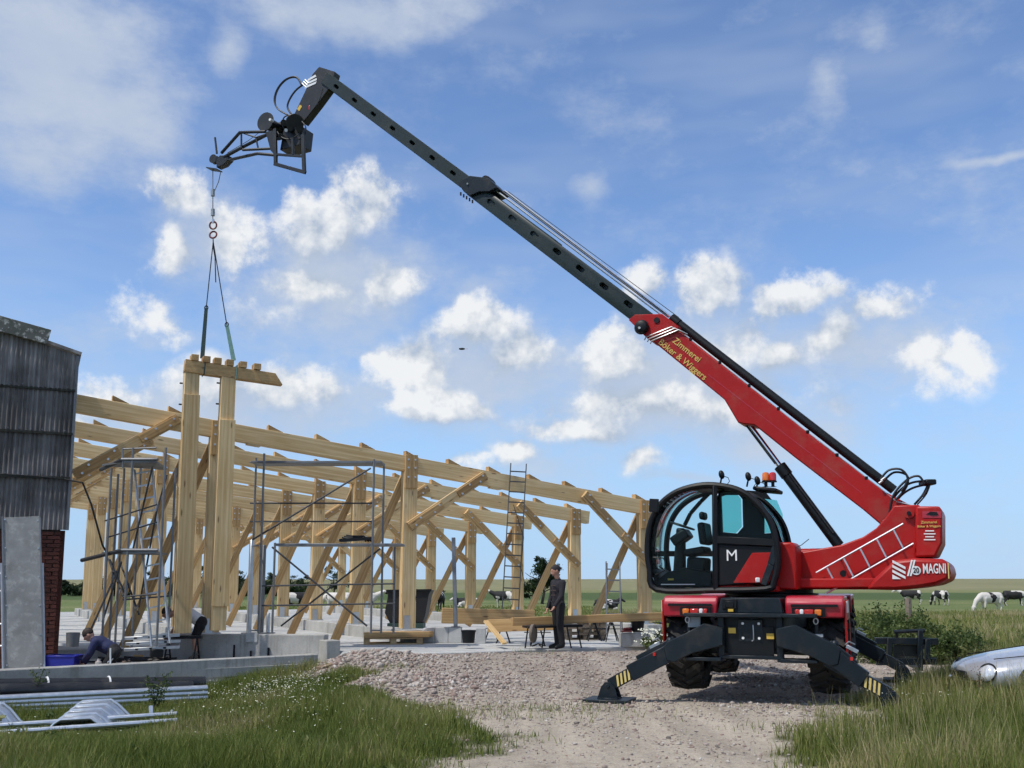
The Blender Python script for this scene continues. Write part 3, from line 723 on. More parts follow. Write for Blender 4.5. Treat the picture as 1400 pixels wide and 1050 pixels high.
boolean_cut(b3, slots((459.5, 118.5), (619, 236.5), 7, BL-.08, .038, .030))
boolean_cut(b2, slots((671, 277), (859, 416), 7, BL-.04, .05, .042))
for o in (b2, b3):
    bv = o.modifiers.new('bevel', 'BEVEL'); bv.width = .012; bv.segments = 1; bv.limit_method = 'ANGLE'; bv.angle_limit = R(60)
# seam lines where the plates fold
for p, q in (((898, 470), (1176, 675)),): MB().bar(tp(968, 512, BL+.002), tp(1178, 674, BL+.002), .006, .012).build('fold_seam', MT['fender'], b1)
# collars and heads
hc = slab_from([(625, 250), (642, 240), (667, 243), (680, 256), (668, 262), (655, 262), (642, 268), (634, 262)], BL+.02, .54).build('boom_collar', MT['grey'], tele, bevel=.012)
MB().tube(tp(639, 251, BL+.02), tp(639, 251, BL+.05), .018, 8).build('grease_nipple', MT['white'], hc)
MB().lathe([(.02, -.16), (.075, -.16), (.085, -.1), (.085, .1), (.075, .16), (.02, .16)], tp(668, 249, 0), TLv, 14).build('rope_sheave', MT['black'], hc)
for k in range(5): p = tp(630+k*4, 263+k*2.6, BL); MB().bar(p, p-Z*.06, .03, .03).build('wear_pad_screw', MT['black'], hc)
hr = slab_from([(859, 437), (868, 430), (905, 429), (928, 446), (925, 453), (886, 464), (878, 456)], BL+.03, .56).build('boom_collar', MT['red'], tele, bevel=.012)
MB().lathe([(.02, 0), (.12, 0), (.13, .04), (.10, .10), (.05, .12), (.02, .12)], tp(878, 448, BL+.03), TLv, 20).build('extension_motor', MT['black'], hr)
MB().tube(tp(874, 448, BL+.15), tp(874, 448, BL+.17), .022, 10).build('motor_cap', MT['white'], hr)
MB().lathe([(.02, 0), (.05, 0), (.05, .02), (.02, .02)], tp(898, 438, BL+.03), TLv, 14).build('inspection_hole', MT['black'], hr)
for k in range(3):
    a, b_ = (883+k*4, 461+k*2.5), (918+k*5, 447+k*2)
    MB().path([tp(a[0]-2, a[1]+4, BL+.05), tp(*a, BL+.05), tp(*b_, BL+.05), tp(b_[0]+12, b_[1]+6, BL+.02)], .011, 6).build('hydraulic_pipe', MT['steel'], hr)
# rods, pipes and the extension cylinder along the top
MB().path([tp(676, 259, .12), tp(905, 431, .12)], .016, 8).build('chain_rod', MT['chrome'], tele)
MB().path([tp(690, 261, -.1), tp(922, 437, -.1)], .020, 8).build('chain_rod', MT['chrome'], tele)
MB().path([tp(683, 259, .02), tp(914, 434, .02)], .010, 8).build('control_cable', MT['hose'], tele)
MB().path([tp(695, 262, -.16), tp(928, 434, -.16)], .007, 6).build('control_cable', MT['hose'], tele)
mb = MB(); mb.tube(tp(922, 438, -.02), tp(1222, 670, -.02), .073, 18); mb.tube(tp(918, 435, -.02), tp(928, 443, -.02), .088, 18); mb.build('extension_cylinder', MT['black'], tele)
MB().tube(tp(932, 439, -.02), tp(1216, 661, -.02), .012, 6).build('cylinder_feed_pipe', MT['hose'], tele)
wp = MB(); wp.path([tp(936, 458, .20), tp(1000, 508.5, .20), tp(1100, 588, .20), tp(1205, 669, .20), tp(1226, 686, .22), tp(1247, 691, .22)], .012, 6); wpo = wp.build('hydraulic_pipe', MT['steel'], tele)
for k in range(7): p = tp(944+k*40, 464+k*31.6, .20); MB().box(p, (.05, .05, .05)).build('pipe_clamp', MT['black'], wpo, bevel=.006)
# hoses at the boom foot
for k, pts in enumerate(([(1204, 655), (1215, 643), (1232, 642), (1241, 655), (1232, 672)], [(1206, 660), (1222, 646), (1240, 650), (1239, 666), (1224, 684)],
                         [(1216, 700), (1222, 676), (1240, 656), (1256, 651), (1264, 662)], [(1214, 708), (1220, 684), (1238, 664), (1258, 658), (1270, 662), (1262, 680)],
                         [(1218, 706), (1228, 682), (1246, 668), (1268, 662)], [(1250, 690), (1262, 676), (1270, 660)], [(1254, 690), (1266, 676), (1272, 661)], [(1211, 712), (1213, 690), (1226, 672)])):
    P = [tp(x, y, .30-.04*k) for x, y in pts]; sm = []
    for i in range(len(P)-1):
        a, b, c, d = P[max(i-1, 0)], P[i], P[i+1], P[min(i+2, len(P)-1)]
        for t in np.linspace(0, 1, 7)[:-1]: sm.append(b+(c-a)*(.5*t)+(a*2-b*5+c*4-d)*(.5*t*t)+(b*3-a-c*3+d)*(.5*t**3))
    sm.append(P[-1]); MB().path(sm, .017 if k < 6 else .011, 8).build('hydraulic_hose', MT['hose'], tele)
MB().box(tp(1268, 660, .1), (.16, .3, .08)).build('hose_clamp_block', MT['black'], tele, bevel=.015)
for x, y in ((1207, 657), (1210, 653), (1213, 709)): MB().tube(tp(x, y, .30), tp(x-5, y+4, .30), .022, 8).build('hose_coupling', MT['steel'], tele)
# lift cylinder
mb = MB(); mb.tube(tp(1069, 641, -.05), tp(1147, 746, -.05), .085, 20); mb.tube(tp(1066, 637, -.05), tp(1076, 650, -.05), .10, 20); lc = mb.build('lift_cylinder', MT['black'], tele)
MB().tube(tp(1018, 572, -.05), tp(1072, 645, -.05), .045, 14).build('piston_rod', MT['chrome'], lc)
MB().tube(tp(1010, 568, .03), tp(1060, 634, .03), .016, 8).build('feed_pipe', MT['hose'], lc); MB().tube(tp(1079, 648, .04), tp(1139, 729, .04), .016, 8).build('feed_pipe', MT['hose'], lc)
MB().tube(tp(1018, 573, .06), tp(1018, 573, -.16), .055, 14).build('bracket_pin', MT['black'], lc)
# boom lettering
bd = (tp(1140, 620, BL)-tp(928, 452, BL)).normalized(); bu = TLv.cross(bd)
bu = bu if bu.z > 0 else -bu
def onboom(t, px, py, size): return text_mb(t, size, tp(px, py, BL+.006), bd, bu, .004, 'CENTER', .002).build('lettering', MT['gold'], b1, smooth=0)
onboom('Zimmerei', 939, 478.5, .150); onboom('Böker & Wiggers', 933, 491.5, .150)
# --- gooseneck, winch and lattice jib at the boom tip
def bp(px, py, l=0.0): return tp(px, py, l)
gn = slab_from([(427, 101), (436, 91), (458, 98), (454, 112), (449, 122), (435, 141), (414, 168), (401, 158), (418, 122)], .10, .20).build('boom_head', MT['jib'], tele, bevel=.01)
for q4 in ([(421, 108), (431, 102), (432.5, 104.5), (420, 111.5)], [(419, 113), (433, 106.5), (433, 109.5), (417.5, 116.5)], [(416.5, 118), (433, 111), (431.5, 114.5), (416.5, 121.0)]):
    MB().add([bp(x, y, .108) for x, y in q4], [(0, 1, 2, 3)]).build('hazard_stripe', MT['white'], gn, smooth=0)
MB().add([bp(406, 149, .106), bp(410, 143, .106), bp(413, 145, .106), bp(409, 152, .106)], [(0, 1, 2, 3)]).build('warning_label', MT['yellow'], gn, smooth=0)
MB().tube(bp(436, 128, -.0), bp(421, 158, 0), .05, 12).build('tilt_cylinder', MT['bushmetal'], gn)
MB().path([bp(441, 121, .17), bp(438, 134, .18), bp(433, 143, .17)], .008, 6).build('hydraulic_hose', MT['hose'], gn)
MB().box(bp(426, 150, 0), (.10, .2, .12)).build('valve_block', MT['lampred'], gn, bevel=.02)
mb = MB(); mb.tube(bp(403, 168, .22), bp(403, 168, -.22), .19, 16); mb.prism([(-.30, -.30), (.22, -.28), (.26, .12), (-.22, .16)], bp(399, 183, .2), -TH, Z, -TLv*.4); car = mb.build('tool_carriage', MT['jib'], tele, bevel=.01)
jib = None
mb = MB()
for l in (-.26, .26):
    k = .15
    mb.path([bp(363, 180, l), bp(328, 181, l), bp(303, 209, l*k)], .034, 8)
mb.path([bp(371, 181, .26), bp(330, 202, .2), bp(306, 215, .05)], .036, 8); mb.path([bp(371, 181, -.26), bp(330, 202, -.2), bp(306, 215, -.05)], .036, 8)
for l in (-.26, .26):
    mb.path([bp(376, 212, l), bp(352, 210, l), bp(321, 217, l*.4), bp(314, 219, l*.2)], .034, 8); mb.path([bp(373, 203, l), bp(332, 205, l)], .03, 8)
    mb.path([bp(330, 181, l), bp(330, 203, l)], .02, 6); mb.path([bp(350, 189, l), bp(353, 203, l)], .018, 6); mb.path([bp(330, 181, l), bp(350, 188, l), bp(371, 181, l)], .018, 6)
for x, y in ((328, 181), (330, 204), (352, 210), (363, 180)): mb.path([bp(x, y, .26), bp(x, y, -.26)], .018, 6)
jib = mb.build('lattice_jib', MT['jib'], tele)
slab_from([(363, 180), (376, 178), (378, 214), (370, 206)], .3, .05).build('jib_side_plate', MT['jib'], jib); slab_from([(363, 180), (376, 178), (378, 214), (370, 206)], -.25, .05).build('jib_side_plate', MT['jib'], jib)
MB().lathe([(.03, -.26), (.205, -.26), (.21, -.24), (.13, -.22), (.13, .22), (.21, .24), (.205, .26), (.03, .26)], bp(373, 173), TLv, 28).build('winch_drum', MT['jib'], jib)
MB().lathe([(.02, 0), (.03, .0), (.03, .1), (.02, .1)], bp(373, 166, .27), TLv, 8).build('winch_bolt', MT['white'], jib)
MB().tube(bp(391, 178, .3), bp(391, 178, .42), .035, 10).build('coupling_pin', MT['white'], car)
mb = MB()
for l in (-.32, .32):
    mb.bar(bp(376, 176, l), bp(377, 224, l), .05, .08); mb.bar(bp(414, 184, l), bp(416, 235, l), .05, .08); mb.bar(bp(375, 224, l), bp(418, 236, l), .05, .07)
    mb.bar(bp(400, 190, l), bp(401, 212, l), .05, .06); mb.bar(bp(376, 211, l), bp(416, 214, l), .04, .05)
for x, y in ((376, 178), (377, 223), (414, 187), (416, 235)): mb.bar(bp(x, y, .32), bp(x, y, -.32), .05, .06)
mb.build('carriage_frame', MT['jib'], car, bevel=.006)
mb = MB(); mb.prism([(-.10, -.15), (.10, -.12), (.24, -.02), (.24, .06), (-.02, .12), (-.12, .04)], bp(301, 219, .08), -TH, Z, -TLv*.16); sh = mb.build('jib_head', MT['jib'], jib, bevel=.01)
MB().lathe([(.02, -.05), (.10, -.05), (.09, 0), (.10, .05), (.02, .05)], bp(293, 218, .0), TLv, 20).build('rope_sheave', MT['jib'], jib)
MB().tube(bp(294, 188), bp(296.5, 210), .022, 8).build('guard_pin', MT['jib'], jib); MB().bar(bp(286, 231), bp(300, 233), .2, .02).build('limit_plate', MT['jib'], jib)
MB().path([bp(311, 209), bp(340, 192), bp(372, 168)], .007, 6).build('winch_rope', MT['cable'], jib)
def crv(pts, l, r, name, par, mat='hose'):
    P = [bp(x, y, l) for x, y in pts]; sm = []
    for i in range(len(P)-1):
        a, b, c, d = P[max(i-1, 0)], P[i], P[i+1], P[min(i+2, len(P)-1)]
        for t in np.linspace(0, 1, 8)[:-1]: sm.append(b+(c-a)*(.5*t)+(a*2-b*5+c*4-d)*(.5*t*t)+(b*3-a-c*3+d)*(.5*t**3))
    return MB().path(sm+[P[-1]], r, 8).build(name, MT[mat], par)
crv([(413, 115), (404, 105), (390, 109), (379, 122), (375, 137), (380, 149), (393, 157)], .1, .017, 'hydraulic_hose', gn)
crv([(412, 118), (406, 107), (394, 108), (383, 118), (377, 132), (378, 146), (390, 156)], .0, .012, 'hydraulic_hose', gn)
crv([(419, 113), (406, 122), (397, 134), (393, 146), (398, 156)], .05, .02, 'hydraulic_hose', gn)
for k in range(3): MB().tube(bp(413+k*2, 114-k*2.5, .1), bp(418+k*2, 119-k*2.5, .1), .016, 6).build('hose_coupling', MT['steel'], gn)
for k, (x, y, r_) in enumerate(((388, 168, .07), (396, 176, .06), (410, 176, .08), (384, 186, .06))): MB().tube(bp(x, y, .34), bp(x, y, -.30), r_, 14).build('hydraulic_motor', MT['jib'], car)
crv([(398, 157), (389, 160), (386, 170), (392, 180)], .25, .014, 'hydraulic_hose', car); crv([(413, 166), (418, 174), (416, 186), (408, 190)], .2, .014, 'hydraulic_hose', car); crv([(379, 180), (386, 188), (397, 190), (408, 184)], .33, .012, 'hydraulic_hose', car)
# --- cab
CABL, CABR = 1.25, .22
near = [(898, 806), (888, 778), (885, 748), (889, 716), (901, 692), (919, 676), (941, 667), (968, 663), (1000, 667), (1022, 677), (1040, 694), (1053, 713), (1061, 740), (1063, 770), (1058, 795), (1048, 805), (976, 807)]
def cr_closed(pts, n=4):
    out = []; k = len(pts)
    for i in range(k):
        a, b, c, d = [V((*pts[(i+j) % k], 0)) for j in (-1, 0, 1, 2)]
        for t in np.linspace(0, 1, n+1)[:-1]:
            p = b+(c-a)*(.5*t)+(a*2-b*5+c*4-d)*(.5*t*t)+(b*3-a-c*3+d)*(.5*t**3); out.append((p.x, p.y))
    return out
nearP = [tp(x, y, CABL) for x, y in cr_closed(near)]; farP = [p-TLv*(CABL-CABR) for p in nearP]
mb = MB(); mb.path(nearP, .048, 8, True); cabf = mb.build('cab_frame', MT['black'], tele)
MB().path(farP, .048, 8, True).build('cab_side_hoop', MT['black'], cabf)
ni = len(nearP)
def skin(i0, i1, off=0, name='panel', mat='black', sc_=1.0, bev=0):
    mb = MB(); cen = sum(nearP, V())/ni-TLv*(CABL-CABR)/2
    vs = []; fs = []
    for k in range(i0, i1+1):
        for src, o2 in ((nearP, 0), (farP, 0)):
            p = src[k % ni]; vs.append(p)
    m_ = i1-i0+1
    fs = [(2*k, 2*k+1, 2*k+3, 2*k+2) for k in range(m_-1)]
    mb.add(vs, fs)
    o = mb.build(name, MT[mat], cabf, smooth=60)
    s = o.modifiers.new('s', 'SOLIDIFY'); s.thickness = .03 if mat != 'glass' else .012; s.offset = 0
    return o
skin(24, 36, name='roof_panel'); skin(60, 68, name='floor_pan')
skin(4, 24, name='windscreen', mat='glass'); skin(0, 4, name='front_sill'); skin(48, 60, name='rear_panel'); skin(36, 48, name='rear_window', mat='tint')
def strut(pts, w, h, name, l=CABL, mat='black', par=None): 
    mb = MB()
    for p, q in zip(pts[:-1], pts[1:]): mb.bar(tp(*p, l), tp(*q, l), w, h)
    return mb.build(name, MT[mat], par or cabf, bevel=.008)
strut([(977, 664), (978, 806)], .07, .09, 'door_pillar'); strut([(990, 668), (976, 700), (952, 712), (942, 720)][0:2], .03, .03, 'grab_bar', CABL-.15)
strut([(972, 672), (958, 686), (944, 702), (936, 718)], .05, .06, 'far_pillar', CABR+.02)
strut([(884, 757), (976, 757)], .05, .09, 'window_bar', CABR+.02)
strut([(978, 738), (1061, 742)], .06, .11, 'door_beam')
door = slab_from([(979, 744), (1062, 747), (1062, 772), (1056, 796), (979, 801)], CABL-.01, .05).build('door', MT['black'], cabf, bevel=.012)
slab_from([(1002, 797), (1028, 756), (1060, 755), (1060, 772), (1052, 797)], CABL+.002, .02).build('door_inlay', MT['red'], door, bevel=.006)
strut([(1061, 745), (1054, 772), (1044, 800)], .03, .10, 'door_edge', CABL+.01, 'grey', door)
onplate('M', 1000.5, 760, CABL+.004, .24, 'white', door, 'lettering', .0)
MB().box(tp(1036, 793, CABL+.012), (.07, .02, .07)).build('door_latch', MT['white'], door, bevel=.01)
slab_from([(985, 674), (1006, 672), (1024, 684), (1040, 702), (1052, 726), (1056, 738), (985, 733)], CABL-.01, .01).build('door_window', MT['glass'], door)
slab_from([(898, 804), (888, 778), (886, 748), (891, 716), (903, 693), (921, 678), (943, 669), (968, 665), (975, 666), (975, 804)], CABL-.02, .01).build('side_window', MT['glass'], cabf)
slab_from([(1005, 678), (1032, 678), (1046, 690), (1046, 746), (1006, 752)], CABR+.25, .02).build('rear_pillar_panel', MT['black'], cabf) if False else None
# far wall of the cab: panel with tinted panes
fw = MB(); a = CABR+.03
slab_from([(976, 690), (985, 668), (1046, 672), (1060, 690), (1075, 720), (1078, 745), (1070, 806), (976, 806)], a, .04, fw)
wall = fw.build('cab_inner_wall', MT['black'], cabf)
cut = MB()
for pts in ([(984, 678), (990, 676), (1008, 676), (1013, 682), (1014, 720), (1006, 729), (986, 727)], [(1043, 681), (1062, 684), (1070, 703), (1071, 727), (1043, 729)]): slab_from(pts, a+.1, .3, cut)
boolean_cut(wall, cut)
for pts in ([(984, 678), (990, 676), (1008, 676), (1013, 682), (1014, 720), (1006, 729), (986, 727)], [(1043, 681), (1062, 684), (1070, 703), (1071, 727), (1043, 729)]): slab_from(pts, a-.015, .01).build('tinted_pane', MT['tint'], cabf)
# inside: seat, column, steering wheel, console
mb = MB(); mb.bar(tp(962, 715, .72), tp(966, 745, .72), .46, .12, up=TH); mb.bar(tp(968, 752, .72), tp(940, 757, .72), .48, .12); mb.bar(tp(956, 762, .72), tp(954, 800, .72), .4, .3, up=TH); mb.bar(tp(961, 700, .72), tp(962, 711, .72), .26, .09, up=TH)
seat = mb.build('driver_seat', MT['black'], cabf, bevel=.04)
mb = MB(); mb.tube(tp(929, 790, .72), tp(931, 722, .72), .11, 12, .075); mb.bar(tp(922, 742, .72), tp(942, 728, .72), .34, .16); mb.build('steering_column', MT['black'], cabf, bevel=.03)
c_ = tp(933, 719, .72); mb = MB(); e_, s_, u_ = frame(V((TH.x*-.35, TH.y*-.35, 1)))
mb.path([c_+(s_*math.cos(q)+u_*math.sin(q))*.19 for q in np.linspace(0, 2*math.pi, 25)[:-1]], .016, 6, True)
for q in (0, 2.1, 4.2): mb.tube(c_, c_+(s_*math.cos(q)+u_*math.sin(q))*.19, .014, 6)
mb.build('steering_wheel', MT['black'], cabf)
mb = MB(); slab_from([(894, 796), (912, 782), (935, 776), (974, 782), (974, 803), (898, 803)], 1.1, .8, mb); mb.build('floor_console', MT['black'], cabf, bevel=.03)
MB().box(tp(917, 792, 1.12), (.09, .03, .03)).build('yellow_label', MT['yellow'], cabf); MB().bar(tp(904, 799, 1.21), tp(950, 799, 1.21), .03, .014).build('sill_strip', MT['white'], cabf)
crv([(897, 734), (893, 745), (899, 752)], CABL-.2, .008, 'hose_loop', cabf)
MB().path([tp(x, y, CABL+.03) for x, y in ((893, 762), (907, 763), (909, 768), (909, 780), (896, 786))], .010, 6).build('grab_handle', MT['black'], cabf)
MB().path([tp(x, y, CABL+.03) for x, y in ((897, 726), (901, 711), (906, 718), (899, 734), (895, 733))], .009, 6).build('grab_handle', MT['black'], cabf)
mb = MB(); mb.path([tp(900, 702, CABL+.02), tp(897, 694, CABL+.1), tp(893, 690, CABL+.14)], .012, 6); mb.bar(tp(894.5, 682, CABL+.14), tp(893.5, 700, CABL+.14), .05, .14); mb.build('mirror', MT['black'], cabf, bevel=.01)
for x, y, l in ((986.5, 649, 1.05), (1023, 651.5, 1.1), (1035.5, 657, .9)):
    mb = MB(); Rm = M((TH, TLv, Z)).transposed() @ M.Rotation(R(12), 3, 'Y')
    mb.ell(tp(x, y, l), (.045, .06, .07), 12, 8, Rm); mb.path([tp(x, y+4, l), tp(x-1, y+9, l), tp(x-2, y+14, l)], .014, 6); mb.path([tp(x+3, y+2, l), tp(x+9, y+4, l), tp(x+11, y+9, l), tp(x+8, y+13, l)], .006, 5)
    mb.build('work_lamp', MT['black'], cabf)
for x, mt in ((1047, 'lampor'), (1056.5, 'lampred')):
    bc = MB(); bc.lathe([(.045, 0), (.055, .01), (.055, .09), (.045, .125), (.02, .135)], tp(x, 657.5, .75), Z, 16); bo = bc.build('beacon', MT[mt], cabf)
    MB().lathe([(.06, -.09), (.025, -.085), (.025, -.02), (.062, -.02), (.062, 0), (.02, 0)], tp(x, 657.5, .75), Z, 16).build('beacon_socket', MT['black'], bo)
mb = MB(); mb.bar(tp(1034, 669, .7), tp(1066, 672, .7), .55, .06); mb.build('roof_rack_plate', MT['black'], cabf, bevel=.02)
mb = MB(); slab_from([(982, 801), (1062, 801), (1064, 809), (985, 809)], CABL-.03, 1.0, mb); mb.build('cab_sill', MT['red'], cabf, bevel=.02)
# ---------------------------------------------------------------- timber hall frames
SP_ = 3.65
RZ0 = 4.72; RSL = -math.tan(R(6.6))             # rafter top above z=0 at t=0 and its fall
def rz(t): return 4.77+RSL*t
def ht(t, k, z): return V((t, k, z))            # frame-local coordinates: t along the rafter, k across, z up
def bolt_plate(root, t, z0, z1, k, w=.30, par=None, name='joint_plate', mat='wood2'):
    p = MB(); p.bar((t, k, z0), (t, k, z1), .05, w, up=(1, 0, 0)); o = p.build(name, MT[mat], par or root, world=False, bevel=.004)
    for dz in (.12, .32, .55):
        for dx in (-.09, .09):
            if z1-dz > z0+.05: MB().tube((t+dx, k-.02, z1-dz), (t+dx, k-.045, z1-dz), .025, 8).build('bolt_head', MT['bolt'], o, world=False)
    return o
def make_frame(first=True):
    f = thing('timber_truss', 'x', 'truss')
    W = .20
    # rafter in one piece
    a, b = -12.6, 7.45
    MB().bar((a, 0, rz(a)-.19), (b, 0, rz(b)-.19), W, .38).build('rafter', MT['wood'], f, world=False, bevel=.006)
    for t in np.arange(-11.4, 7.2, 1.13):
        t = t+random.uniform(-.05, .05); mb = MB(); z = rz(t)-.01
        mb.prism([(0, -.01), (.34, -.01+RSL*.34), (.34, .02+RSL*.34), (0, .135)], (t, -.09, z), (1, 0, 0), (0, 0, 1), (0, .18, 0))
        mb.build('purlin_cleat', MT['wood2'], f, world=False)
    for t in (-9.2, -4.0, 2.2): MB().bar((t, 0, rz(t)-.395), (t+.3, 0, rz(t+.3)-.395), .19, .04).build('packing_piece', MT['wood'], f, world=False)
    for t in (TLL, TL, TM, TR):
        zt = rz(t)-.36
        MB().bar((t, .0, PL+.02), (t, .0, zt), .20, .36, up=(1, 0, 0)).build('post', MT['wood'], f, world=False, bevel=.008)
        mb = MB(); mb.box((t, 0, PL+.01), (.40, .30, .03)); mb.box((t-.05, -.115, PL+.16), (.16, .012, .34)); mb.build('post_shoe', MT['galv'], f, world=False)
        bolt_plate(f, t, zt-.42, zt+.36 if t != TM else zt+.40, -.13, .32)
        # slanting prop left and down, and the knee brace on the near face
        if t != TLL: MB().bar((t-.04, .16, zt-.05), (t-1.75, .20, FL+.04), .09, .19, up=(1, 0, 0)).build('prop', MT['wood2'], f, world=False, bevel=.004)
    def knee(t0, z0, t1, z1):
        o = MB().bar((t0, -.15, z0), (t1, -.15, z1), .09, .24, up=(0, 1, 0) if False else Z).build('knee_brace', MT['wood'], f, world=False, bevel=.004)
        d = V((t1-t0, 0, z1-z0)); L = d.length; d.normalize(); u = V((-d.z, 0, d.x)); u = u if u.z > 0 else -u
        for s0, s1 in ((.0, .42), (.62, 1.0)):
            p = V((t0, -.215, z0)).lerp(V((t1, -.215, z1)), s0); q = V((t0, -.215, z0)).lerp(V((t1, -.215, z1)), s1)
            MB().bar(p, q, .045, .17).build('knee_plate', MT['wood2'], o, world=False, bevel=.004)
        for k, s in enumerate((.06, .14, .30, .38, .66, .78, .90, .96)):
            c = V((t0, -.235, z0))+d*(L*s)+u*(.045*(1 if k % 2 else -1)); MB().tube(c, c-V((0, .03, 0)), .026, 8).build('bolt_head', MT['bolt'], o, world=False)
    for t, s in ((TM, 1), (TR, -1), (-7.55, 1)):
        t1 = t+s*2.0; knee(t+s*(-.05), rz(t)-1.72+(.0), t1, rz(t1)-.14)
    return f
proto = make_frame()
ordn = ['second', 'third', 'fourth', 'fifth', 'sixth', 'seventh', 'eighth']
for i in range(8):
    f = proto if i == 0 else copy_tree(proto)
    if i >= 3:
        ps = [c for c in kids(f) if c.name.startswith('prop')]; bpy.data.objects.remove(ps[0])
    p = HO + HN*(SP_*i); place(f, (p.x, p.y, 0), ANG)
    f['group'] = 'timber frames of the new hall'
    f['label'] = ('foremost spruce timber frame of the hall, straight behind the hanging posts and the tall ladder' if i == 0 else
                  '%s spruce timber frame of the hall counted back from the hanging posts' % ordn[i-1] if i < 7 else 'rearmost spruce timber frame of the hall, farthest from the hanging posts')
WINV[proto.name] = (M.Translation(V(proto.location)) @ M.Rotation(ANG, 4, 'Z')).inverted()

# ---------------------------------------------------------------- hanging post pair, slings and rope
J = bp(291, 232); JY = J.y
hk = MB()
hk.path([J, at(291, 262, JY)], .009, 6); hk.path([bp(302, 234), at(299, 248, JY), at(292.5, 263, JY)], .009, 6); hk.path([at(291, 264, JY), at(291, 300, JY)], .010, 6)
rope = hk.build('hoist_rope', MT['cable'], tele)
for y in (264, 291): MB().tube(at(291, y-5, JY), at(291, y+4, JY), .045, 10).build('rope_clamp', MT['bushmetal'], rope)
for k, y in enumerate((308, 321)):
    c = at(291.4, y, JY); MB().path([c+V((.075*math.cos(q), .03*math.sin(q)*k, .085*math.sin(q))) for q in np.linspace(0, 2*math.pi, 17)[:-1]], .019, 8, True).build('hook_ring', MT['glove'], rope)
MB().tube(at(291.4, 300, JY), at(291.4, 305, JY), .03, 8).build('swivel', MT['steel'], rope)
MB().path([at(291.4, 327, JY), at(291.6, 338, JY), at(294, 352, JY), at(295, 386, JY)], .012, 6).build('spare_chain_end', MT['hose'], rope)
lf = thing('hoisted_truss', 'two spruce posts under a notched head beam hanging from the crane slings', 'truss', at(270, 866, JY))
b0, b1_ = at(252, 500, JY-.35), at(386, 519, JY+.55)
d = (b1_-b0).normalized()
hb = MB(); e, s, u = frame(d)
poly = [(0, -.14), (2.0, -.14), (1.76, .12), (0, .14)]
L = (b1_-b0).length
hb.prism([(0, -.14), (L, -.14), (L-.18, .10), (0, .13)], b0+s*(-.10), d, u, s*.20)
hbo = hb.build('head_beam', MT['wood2'], lf, bevel=.006)
for px in (264, 279.5, 294.5, 311, 329, 348.5):
    t = (px-252)/(386-252)*L; c = b0+d*t+u*.185
    MB().box(c, (.15, .26, .13), math.atan2(d.y, d.x)).build('purlin_block', MT['wood2'], lf, bevel=.004)
for x0, x1, dy in ((262, 248, -.25), (312, 297.5, .05)):
    a, b = at(x0, 506, JY+dy), at(x1, 866 if dy < 0 else 862, JY+dy)
    yaw = V((math.cos(ANG), math.sin(ANG), 0))
    MB().bar(b, a-Z*0, .20, .30, up=yaw).build('post', MT['wood'], lf, bevel=.008)
    off = yaw.cross(Z)*(-.125)
    a2 = a.lerp(b, .10 if dy < 0 else .2); b2_ = b.lerp(a, .002 if dy < 0 else .09)
    fr = -yaw.cross(Z)
    fr = fr if fr.y < 0 else -fr
    MB().bar(b2_+fr*.13, a2+fr*.13, .06, .33, up=yaw).build('cheek_board', MT['wood'], lf, bevel=.005)
    for z in (.3, .75): p = a-Z*z-yaw*.17; MB().tube(p, p-yaw*.06, .018, 6).build('bolt_end', MT['black'], lf)
for k, (x0, y0, x1, y1, lab) in enumerate(((282, 421, 276.5, 490, 'dark green webbing sling looped over the blunt end of the hanging head beam'), (310, 444, 319.5, 493, 'pale green webbing sling looped over the middle of the hanging head beam'))):
    m_ = pm('webbing_%d' % k, ((.02, .05, .05), (.16, .30, .26))[k], .8, 0, .2, 8, .2, 200)
    sl = thing('lifting_sling', lab, 'sling', at(x1, y1, JY), group='slings under the crane hook')
    a, b = at(x0, y0, JY), at(x1, y1, JY)
    MB().bar(a, b, .07, .02, up=V((0, 1, 0)), w2=.09).build('webbing', m_, sl)
    MB().path([at(291.5, 330, JY), at(x0, y0, JY)], .011, 6).build('chain_leg', MT['hose'], sl)
    MB().path([a+V((.035*math.cos(q), 0, .05*math.sin(q))) for q in np.linspace(0, 2*math.pi, 13)[:-1]], .012, 6, True).build('link', MT['black'], sl)
    t = (x1-252)/(386-252)*L+.02; c = b0+d*t
    MB().path([c+s*(.115*sa)+u*(.15*ub) for sa, ub in ((-1, -1), (-1, 1), (1, 1), (1, -1))], .012, 6, True).build('beam_loop', m_, sl)
# ---------------------------------------------------------------- old barn on the left
BA = R(25); BX = V((math.cos(BA), math.sin(BA), 0)); BN = V((math.sin(BA), -math.cos(BA), 0))
bc0 = at(95, 600, 20.0); BO = V((bc0.x, bc0.y, 0))           # right-hand corner of the barn
def bw(u, z, o=0.0): return BO - BX*u + BN*o + Z*z          # u metres left of the corner
def bz(px, py):
    d_ = ray(px, py); e_ = V((0, 0, EYE)); k_ = (BO-e_).dot(BN)/d_.dot(BN); p_ = e_+d_*k_
    return (BO-p_).dot(BX), p_.z
barn = thing('old_barn', 'old barn corner with dark corrugated cladding over a red brick wall', 'barn', (BO.x-2, BO.y, 0))
m, n, b = new_mat('weathered_sunlit_fibre_cement'); P = n.n('ShaderNodeTexCoord').outputs['Object']
st = n.noise(n.vm('MULTIPLY', P, (2.5, 2.5, .22)), 2.2, 6, .65); bl = n.noise(P, .9, 4, .6)
cc = n.mix(n.mr(st, .35, .7), (.085, .076, .070), (.20, .185, .175)); cc = n.mix(n.mr(bl, .42, .62, 0, .8), cc, n.vm('SCALE', cc, sc=1.9))  # streaks are weathering; pale blotches also paint in sunlit patches of the wall
n.put(b.inputs['Base Color'], cc); b.inputs['Roughness'].default_value = .8; bumpn(n, b, n.noise(P, 60, 3), .15, .004); MT['cement'] = m
